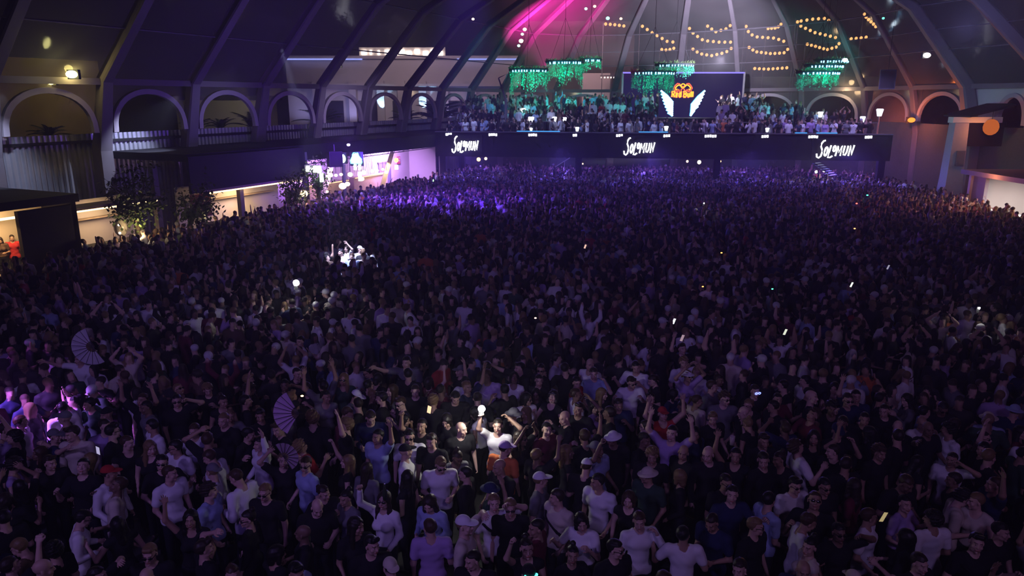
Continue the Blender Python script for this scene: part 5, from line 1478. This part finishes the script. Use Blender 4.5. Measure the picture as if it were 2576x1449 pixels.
# sort out everybody else: dart throwing over the dance floor that the camera sees
def in_floor(x, y):
    q = Vector((x, y, 0)) - P0; s = q.dot(DL); u = q.dot(NL)
    lim = 6.6 if s < -.6 else (5.4 if s < 14 else (4.6 if s < 22 else (4.0 if s < 30.5 else 1.5)))
    if u < lim: return False
    if y > 41 and x > 26.6: return False
    if y <= 43 and x > 25.2 + (y - 36)*.15: return False
    q = Vector((x, y, 0)) - F0
    if q.dot(EY) > 8.0 or (q.dot(EY) > 3.5 and abs(q.dot(EX) - BL/2) > BL/2 - 1): return False
    for cx in (.4, 10.6, 20.5, BL-.3):
        if (B(cx, .8) - Vector((x, y, 0))).length < .55: return False
    return True
def in_view(x, y, m=60):
    d = (Vector((x, y, 1.5)) - Vector((0, 0, EYE))); c, s = math.cos(PITCH), math.sin(PITCH)
    zc = d.y*c - d.z*s; yc = d.y*s + d.z*c
    px = 1288 + F_PX*d.x/zc; py = 724.5 - F_PX*yc/zc
    return -m < px < 2576 + m and py < 1449 + 50, px, py
cell = {}
def near(x, y, r):
    i, j = int(x//.6), int(y//.6)
    for a in (-1, 0, 1):
        for b in (-1, 0, 1):
            for (u, v) in cell.get((i+a, j+b), ()):
                if (u-x)**2 + (v-y)**2 < r*r: return True
    return False
def put(x, y): cell.setdefault((int(x//.6), int(y//.6)), []).append((x, y))
for (x, y) in people: put(x, y)
cand = []
tries = 90000
for _ in range(tries):
    y = 6.6 + 57*math.sqrt(rnd.random()); x = rnd.uniform(-.75, .75)*(y + 3)
    rr = (.41 if y < 20 else .445) + .035*math.sin(x*.7)*math.sin(y*.6)
    if near(x, y, rr) or not in_floor(x, y): continue
    ok, px, py = in_view(x, y)
    if not ok: continue
    put(x, y); cand.append((x*x + y*y, x, y, px, py))
cand.sort()
N_IND = 292 - len(NOT)
used = set()
def rel(x, y, k=0):
    ds = sorted(anchors, key=lambda q: (q[0]-x)**2 + (q[1]-y)**2)
    ax_, ay, ph = ds[k]
    dx, dy = x-ax_, y-ay; dist = math.hypot(dx, dy)
    st = 'right' if dist < .8 else ('a step' if dist < 1.3 else ('two steps' if dist < 2.0 else ('some steps' if dist < 3.2 else 'well')))
    if abs(dy) > abs(dx): w_ = 'behind' if dy > 0 else 'in front of'
    else: w_ = 'to the right of' if dx > 0 else 'to the left of'
    if st == 'right': st = 'just'
    return f"{st} {w_} {ph}"
for (_, x, y, px, py) in cand[:N_IND]:
    for tr_ in range(40):
        a = rand_attr(rnd, x, y)
        d, pz = describe(a)
        if tr_ > 25: rl = rel(x, y, 1)
        else: rl = rel(x, y, 0)
        lab = f"{d}, {pz}, {rl}"
        if len(lab.split()) > 16: lab = f"{d} {rl}"
        if len(lab.split()) <= 16 and lab not in used: break
    used.add(lab)
    # fewer pale shirts on the darker side of the floor
    t, v = make_person(x, y, a, lab)
    if a['pose'] == 'phone_up': holders[f'p{x:.2f}'] = (t, v)

# ---- things in hands
def phone(pos, rot, lab, screen=(.5, .55, .8), es=1.2, flash=0, fcol=(1, .97, .92), group=None):
    t = empty('smartphone', pos, label=lab, cat='phone', group=group); t.rotation_euler = rot
    c = [(-.037, .077), (-.030, .082), (.030, .082), (.037, .077), (.037, -.077), (.030, -.082), (-.030, -.082), (-.037, -.077)]
    MB().add([(x, -.004, z) for x, z in c] + [(x, .004, z) for x, z in c], [list(range(8)), list(range(15, 7, -1))] + [[i, 8+i, 8+(i+1) % 8, (i+1) % 8] for i in range(8)]).build('case', M_BLACK, t)
    MB().box((0, -.005 if not flash else .006, 0), (.066, .003, .15)).build('screen', emis('phone_screen', screen, es), t)
    if flash:
        MB().ball((.015, -.010, .055), .025 if flash < 2 else .06, 10, 6).build('torch', emis('torch_lens', fcol, 60), t, True)
    return t
def hand_pos(v, t, which='handR'):
    w_, f = v[which]; M = Matrix.Translation(t.location) @ rotz(t.rotation_euler[2]) @ Matrix.Scale(t.scale[0], 4)
    return M @ (w_ + f*.10 + Vector((0, -.03, .03)))
t, v = holders['the brightest phone torch']; hp = hand_pos(v, t)
phone(hp, (.1, 0, 0), 'phone with the dazzling white torch in the lower centre', flash=2)
lamp('POINT', hp + Vector((0, -.12, .06)), 24, (1, .95, .86), None, .03)
for k, (px, py, z, fl, lab) in enumerate(((744, 718, 2.15, 2, 'phone torch held up high left of centre'), (1770, 514, 2.0, 1, 'small far phone torch right of centre'), (2052, 435, 2.1, 2, 'far phone torch below the last lettering'), (2460, 780, 2.0, 1, 'phone torch near the right edge'))):
    p = onz(px, py, z); d = p.y/20
    t = phone(p, (.1, 0, 0), lab, flash=fl)
    if k in (0, 2): t.scale = (1.4, 1.4, 1.4)
    lamp('POINT', p + Vector((0, -.15, .1)), (5, 2, 8, 3)[k], (1, .96, .88), None, .03)
for px, py, z, col, es, lab in ((1080, 1030, 1.95, (1, .6, .35), 1.5, 'phone with a small orange and white picture'), (1716, 850, 2.0, (.75, .5, .62), .5, 'phone with a dim pinkish screen held up mid crowd'), (1695, 808, 1.7, (.8, .8, .9), 1.5, 'phone with a narrow bright screen turned sideways'), (2222, 1300, 1.75, (.8, .62, .3), .5, 'phone with a striped amber screen in the lower right part'),
        (1975, 835, 1.7, (.8, .85, .7), 1.0, 'phone with a pale slanted screen on the darker side'), (2142, 716, 1.8, (.75, .8, .75), 1.4, 'phone with a greenish white screen far right of centre'), (247, 1133, 1.75, (.55, .5, .8), .8, 'phone held flat with a lilac reflection, left part'), (2234, 672, 1.8, (.6, .55, .75), .6, 'phone with a dim far screen on the right'), (1472, 620, 1.9, (1, .62, .5), 1.0, 'phone with a pinkish far screen behind the middle'), (1090, 454, 1.8, (.4, 1, .4), 4, 'phone with a green and red lit screen near the bars')):
    phone(onz(px, py, z), (.2, .25, .3 if px > 1288 else -.3), lab, col, es)
for px, py, col, lab in ((1815, 636, (1, .35, .05), 'glowing orange cigarette tip mid crowd on the right'), (1768, 721, (1, .3, .05), 'faint orange cigarette tip below the first one'), (2150, 575, (1, .35, .08), 'orange cigarette tip in the far right crowd'), (1347, 800, (1, .5, .3), 'orange lighter flame left of the phone screens'), (1943, 727, (.05, 1, .3), 'green glowing bead on the darker side'), (2182, 491, (.05, 1, .4), 'green light stick at the far right crowd'), (2155, 512, (1, .08, .06), 'red light stick below the green one'), (760, 996, (1, .55, .2), 'small amber light left of centre')):
    p = onz(px, py, 1.75)
    tag(MB().ball((0, 0, 0), .02*max(1, p.y/22), 8, 5, (1.5, 1, .8)).build('light_stick' if 'stick' in lab else 'glowing_tip', emis('tip', col, 8), None, True, loc=p), lab, 'light')
# glowing visor and party glasses
for nm, key, col in (('led_visor', 'the glowing cyan visor', (.05, .9, .75)), ('led_glasses', 'the glowing blue glasses', (.15, .2, 1))):
    t, v = holders[key]; M = v['H']
    m = MB()
    if nm == 'led_visor':
        m.tube([(.085*math.sin(R(a)), .01 - .105*math.cos(R(a)), .075) for a in range(-60, 61, 10)], .016, 6)
    else:
        for sx in (-1, 1): m.tube([(sx*.034 + .024*math.cos(k*PI/5), -.105, .004 + .018*math.sin(k*PI/5)) for k in range(10)], .006, 5, True)
    o = m.build(nm, emis(nm, col, 5), t, True); o.matrix_local = M
t, v = holders['the glinting round lenses']
for sx in (-1, 1): MB().ball((sx*.033, -.107, .004), .012, 8, 5, (1, .4, 1)).build('lens_glint', mat('mirror_lens', (.9, .9, .9), .05, metal=1), t, True).matrix_local = v['H']
# fans
def fan(pos, r, a0, a1, n, col, lab, rot, rib=True):
    t = empty('hand_fan', pos, label=lab, cat='fan'); t.rotation_euler = rot
    lf = MB()
    for k in range(n):
        q0, q1 = R(a0 + (a1-a0)*k/n), R(a0 + (a1-a0)*(k+1)/n); qm = (q0+q1)/2
        P = lambda a, rr, y: Vector((rr*math.cos(a), y, rr*math.sin(a)))
        for A, B_, ya, yb in ((q0, qm, 0, .012), (qm, q1, .012, 0)):
            lf.quad8([P(A, .3*r, ya), P(B_, .3*r, yb), P(B_, r, yb), P(A, r, ya)], [P(A, .3*r, ya+.002), P(B_, .3*r, yb+.002), P(B_, r, yb+.002), P(A, r, ya+.002)])
    lf.build('leaf', mat('fan_cloth', col, .8), t)
    rb = MB()
    for k in range(n+1):
        q = R(a0 + (a1-a0)*k/n); rb.bar((0, -.004, 0), (r*math.cos(q), -.004, r*math.sin(q)), .008, .004, (0, 1, 0))
    rb.build('sticks', mat('fan_stick', (.05, .04, .04), .6), t)
    return t
fan(onz(232, 872, 2.0), .40, 100, 300, 11, (.62, .58, .66), 'big white pleated fan held open on edge, left part', (0, 0, .2))
fan(onz(752, 1040, 2.15), .40, 120, 245, 8, (.62, .40, .62), 'lilac fan held above the crowd beside the very tall dark back', (0, .1, .1))
fan(onz(714, 1150, 1.95), .22, -60, 120, 9, (.35, .25, .32), 'small dark striped fan between two hands', (0, 0, -.1))
# bottle and cups
for px, py, lab in ((1842, 1108, 'clear drinking glass lifted on the darker side'), (968, 1240, 'dark bottle at the mouth of the drinking white shirt')):
    p = onz(px, py, 1.95)
    t = empty('drinking_glass' if 'glass ' in lab else 'bottle', p, label=lab, cat='glass' if 'glass ' in lab else 'bottle')
    rg = [(.034, -.07), (.038, .0), (.042, .07), (.038, .07), (.034, -.06)] if 'glass ' in lab else [(.03, -.1), (.032, .02), (.014, .08), (.012, .13)]
    MB().loft([[(q*math.cos(2*PI*j/12), q*math.sin(2*PI*j/12), h) for j in range(12)] for q, h in rg]).build('body', mat('clear_cup', (.5, .4, .4), .1) if 'glass ' in lab else mat('bottle_glass', (.03, .05, .03), .1), t, True)

# ---- the rest of the floor crowd: one object
LODS = {}
for k, (hs, bs) in enumerate(((.027, .075), (.038, .11), (.050, .14), (.030, .07))):
    L = []
    for i, p in enumerate(('down', 'turned', 'turned_b', 'look_down', 'dance', 'dance_b', 'hand_face', 'head_back', 'down', 'turned', 'arm_up', 'phone_up', 'both_up', 'clap')):
        for fem, hr in ((False, 'short'), (True, 'long'), (False, 'hat')):
            if hr == 'hat' and i > 7: continue
            if k >= 1 and hr == 'hat' and i % 2: continue
            L.append((small_figure(p, fem, hr, hs, bs, 'tee' if i % 3 else 'long'), p, hr))
    LODS[k] = L
rs = np.random.RandomState(5)
def pick(L, wt): return L[wt]
def crowd_mesh(name, spots, r):
    Vs, Qs, Cs, off = [], [], [], 0
    for (x, y, z0, far) in spots:
        L = LODS[far]
        pale = z0 > 1
        while True:
            (V, Q, zone), p, hr = L[r.randrange(len(L))]
            up = p in ('arm_up', 'phone_up', 'both_up', 'clap')
            if up and r.random() > .22: continue
            if hr == 'hat' and r.random() > .35: continue
            break
        yaw = r.gauss(0, .8) + r.choice([0, 0, 0, 1.5, -1.5, 3.1]); s = r.uniform(.93, 1.05) * (.96 if hr == 'long' else 1.0) * (1.08 if z0 > 1 else 1)
        c, sn = math.cos(yaw)*s, math.sin(yaw)*s
        W_ = np.empty_like(V); W_[:, 0] = V[:, 0]*c - V[:, 1]*sn + x; W_[:, 1] = V[:, 0]*sn + V[:, 1]*c + y; W_[:, 2] = V[:, 2]*s + z0
        tc = TOPC[r.choices(list(TOPC), [50, 30 if pale else 13, 8, 8, 14 if pale else 3, 4, 1, .8, 3, 2, 2, 2])[0]]
        hc_ = (.6, .6, .62) if hr == 'hat' and r.random() < .6 else r.choice(HAIRC)
        pal = np.array([(*SKINS[r.choice(list(SKINS))], 1), (*tc, 1), (.015, .016, .03, 1), (*hc_, 1)], np.float32)
        Vs.append(W_); Qs.append(Q + off); Cs.append(pal[zone]); off += len(V)
    V = np.concatenate(Vs); Q = np.concatenate(Qs); C = np.concatenate(Cs)
    me = new_mesh(name, V, Q); set_colors(me, C); return me
M_CROWD = bpy.data.materials.new('crowd_cloth_and_skin'); M_CROWD.use_nodes = True
n_ = M_CROWD.node_tree; at_ = n_.nodes.new('ShaderNodeAttribute'); at_.attribute_name = 'tint'
n_.links.new(at_.outputs['Color'], n_.nodes['Principled BSDF'].inputs['Base Color']); n_.nodes['Principled BSDF'].inputs['Roughness'].default_value = .75
rest = cand[N_IND:]
spots = [(x, y, 0, 0 if y < 23 else (1 if y < 36 else 2)) for (_, x, y, _, _) in rest]
gr = random.Random(3)
rows = [(.95, 3.75, .50), (1.6, 3.75, .55), (2.4, 3.75, .7), (3.4, 4.35, .5), (4.1, 4.35, .6), (5.0, 4.35, .7), (6.2, 4.95, .5), (7.1, 4.95, .6), (8.8, 5.5, .52), (9.6, 5.5, .6)]
gspots = []
for k, (y, z, stp) in enumerate(rows):
    x = .8 + gr.random()*.5; xe = BL - (.8, .8, .8, 2.2, 2.2, 2.2, 4.6, 4.6, 7.0, 7.0)[k]
    while x < xe:
        _p = B(x, y, z); _px = in_view(_p.x, _p.y)[1]
        if gr.random() < .90 and not (k >= 3 and 1645 < _px < 1790): gspots.append((k, x + gr.uniform(-.08, .08), y + gr.uniform(-.14, .14), z))
        x += stp*gr.uniform(.85, 1.5)
spots += [(B(x, y, z).x, B(x, y, z).y, z, 3) for (k, x, y, z) in gspots]
me = crowd_mesh('dancing_crowd', spots, random.Random(11)); me.materials.append(M_CROWD)
o = bpy.data.objects.new('dancing_crowd', me); COL.objects.link(o)
tag(o, 'dense crowd of people filling the dance floor and the terrace decks behind it', 'crowd', kind='stuff')
print('CROWD', len(rest), 'verts', len(me.vertices), 'individuals', N_IND + len(NOT))

# staff and people at the bars
def simple_person(px, py, zhead, top, yaw, lab, pose='down', fem=False, hair='short', legs=None, sl='tee', z0=0, Y=None):
    p = at(px, py, Y) if Y else onz(px, py, zhead)
    a = dict(fem=fem, pose=pose, sleeve=sl, top=top, pattern='plain', skin='tan', hair=hair, hairc=(.02, .015, .012), hat=None, glasses=False, strap=False, yaw=yaw, scale=1.0)
    t, v = make_person(p.x, p.y, a, lab); t.location.z = z0
    return t
simple_person(35, 628, 1.62, 'red', .6, 'person in bright red t-shirt serving at the black kiosk hatch', Y=27.3, z0=.3)
simple_person(6, 640, 1.62, 'brown', .5, 'person in brown top beside the red t-shirt at the kiosk hatch', 'look_down', True, 'long', Y=27.0, z0=.3)
# ------------------------------------------------------------------ lights of the place
def spot(loc, tgt, p, col, ang=60, size=.25, blend=.7): return lamp('SPOT', loc, p, col, tgt, size, ang, blend)
# stage side, above and behind the viewpoint: lilac wash over the near crowd
spot((-10, -1.5, 10.5), (-5, 11, 1), 1150, (.42, .27, 1.0), 75, .5)
spot((3, -2.5, 10.5), (1, 13, 1), 560, (.52, .32, .98), 80, .5)
spot((12, -1, 10.5), (8, 13, 1), 130, (.75, .32, .65), 70, .5)
spot((-3, -2, 11), (-2, 26, 1), 620, (.26, .13, 1.0), 60, .5)
spot((8, -2, 11), (10, 27, 1), 150, (.34, .14, 1.0), 60, .5)
# violet spot on the left edge, side spot on the small lit group
p = onz(60, 1070, 1.3); spot((p.x-2.5, p.y-2.0, 5.5), (p.x, p.y+.1, 1.3), 6500, (.42, .13, 1), 22, .08, .3)
p = onz(30, 925, 1.3); spot((p.x-3, p.y-1, 5.5), (p.x, p.y, 1.5), 500, (.45, .08, 1), 16, .05, .3)
p = onz(878, 648, 1.5); spot((p.x-1, p.y-3.0, 8.5), (p.x, p.y, 1.4), 14000, (.55, .58, 1), 13, .08, .25)
# violet flood by the bars that fills the smoke
p = at(872, 392, 42.3)
lamp('POINT', p + Vector((.6, -3.0, .3)), 650, (.20, .05, 1), None, .3)
spot(p + Vector((.2, -.6, .2)), onz(1060, 520, 1.2), 4500, (.16, .05, 1), 95, .3, .9)
spot((-2, 40, 15.5), (-3.5, 42, 0), 24000, (.17, .06, 1), 44, .3, .8)
# bright bar interior
lamp('AREA', W(25.5, 2.2, 3.8), 1300, (.62, .30, 1), W(25.5, .6, 1.6), 1.6)
lamp('AREA', W(17.5, 2.4, 3.7), 420, (.50, .20, 1), W(17.5, .6, 1.6), 1.4)
for s_ in (18, 24): lamp('POINT', W(s_, 2.6, 2.2), 14, WARM, None, .15)
# zinc wall washed from above
spot(W(7.4, 2.2, 7.2), W(6.6, -1.6, 3.6), 1500, (.62, .66, 1), 62, .1)
spot(W(-1.0, 2.4, 7.2), W(-.6, -1.6, 2.8), 800, (.60, .66, 1), 76, .1)
spot(W(22, 4, 7.4), W(24, -1.6, 4.9), 350, (.62, .5, .95), 110, .2)
spot(W(12, 4, 7.4), W(12, -1.6, 5.0), 120, (.62, .62, 1), 90, .2)
# terrace: cool lamps from the front and above, violet below
for x, pw in ((2, 560), (8, 640), (14, 520), (20, 520), (26, 700), (30.5, 700)):
    spot(B(x, -1.5, 8.6), B(x, 2.2, 4.6), pw*1.0, (.40, .45, 1) if x < 18 else (.46, .36, 1), 110, .2, .8)
for x in (3, 9.5, 16, 22.5, 29):
    spot(B(x, -.5, 3.1), B(x, -4.5, .8), 1400, (.15, .08, 1), 140, .3, .9)
    lamp('POINT', B(x, 3.4, 2.75), 260, (.24, .12, 1), None, .3)
# magenta beam on the roof skin
p = at(1385, 20, 66); lampM = spot(p + Vector((-.5, -5, -5.5)), p, 24000, (1, .03, .42), 82, .15, .9)
spot(at(1560, 40, 60) + Vector((0, -6, -5)), at(1560, 0, 60), 900, (1, .05, .35), 90, .15, .9)
spot(B(20.5, 2, 9.6), at(1750, 100, 66), 20000, (.74, .66, .92), 90, .2, .9)  # added uplight without a fixture, brightens the middle of the roof skin
# warm and grey spill outside and on the roof
p = at(180, 187, 33); lamp('POINT', p + Vector((-.6, 1.2, 0)), 50, (1, .80, .25), None, .2)
lamp('POINT', W(9, -6, 8.0), 60, (1, .75, .30), None, .2)
lamp('POINT', at(590, 250, 58), 60, (1, .9, .6), None, .2)
for px in (962, 1066): 
    p = at(px, 290, HY-.9); p.z = 5.3; spot(p + Vector((0, -.3, 0)), p + Vector((0, .35, 5)), 1500, (.35, .62, 1), 60, .05, .5)
for px, pw in ((760, 900), (880, 1100), (1120, 700), (1190, 500)):
    p = at(px, 292, HY-3); p.z = 5.0; spot(p, at(px, 240, HY), pw*.22, (.42, .38, 1), 120, .2)
lamp('AREA', at(1012, 60, 84), 700, (.85, .60, .7), at(1012, 200, HY), 3)
lamp('AREA', at(1450, 90, 80), 900, (.9, .45, .5), at(1450, 160, 98), 3)
# orange lamp by the arch, green spill on the right
p = at(2280, 302, 53.9); lamp('POINT', p + Vector((-.3, -.2, 0)), 260, (1, .20, .03), None, .1)
spot((20, 42, 5), (28.5, 47, 5.5), 500, (.30, .75, .55), 70, .2)
spot((14, 24, 9), (25, 40, 15), 3000, (.36, .34, 1), 70, .3)  # added mid-air spot that brightens the right roof skin
spot((20, 38, 9), (26, 50, 12), 900, (.36, .42, 1), 80, .3)
p = at(2493, 320, 45.6); lamp('POINT', p + Vector((-.9, -.8, -.1)), 60, (1, .30, .08), None, .2)
spot((20, 33, 6), (27.2, 46, 4), 500, (.5, .42, 1), 30, .2)
lamp('POINT', (22.5, 36.5, 3.2), 60, (1, .22, .08), None, .2)
# narrow violet spot added above the canopy lamp, imitating a vertical lens flare
spot(at(862, 392, 42.3) + Vector((0, 0, .5)), at(862, 392, 42.3) + Vector((0, .1, 20)), 2500, (.28, .08, 1), 9, .1, .5)
for s_, u_, pw in ((1.0, 6.5, 40), (4.6, 6.2, 22), (11.6, 6.0, 14)): lamp('POINT', W(s_, u_, 1.9), pw, (1, .70, .36), None, .12)
for px, pw in ((1400, 130), (1960, 90), (2120, 90)): lamp('POINT', at(px, 232, 68 if px < 1500 else 61), pw, (1, .66, .34), None, .2)
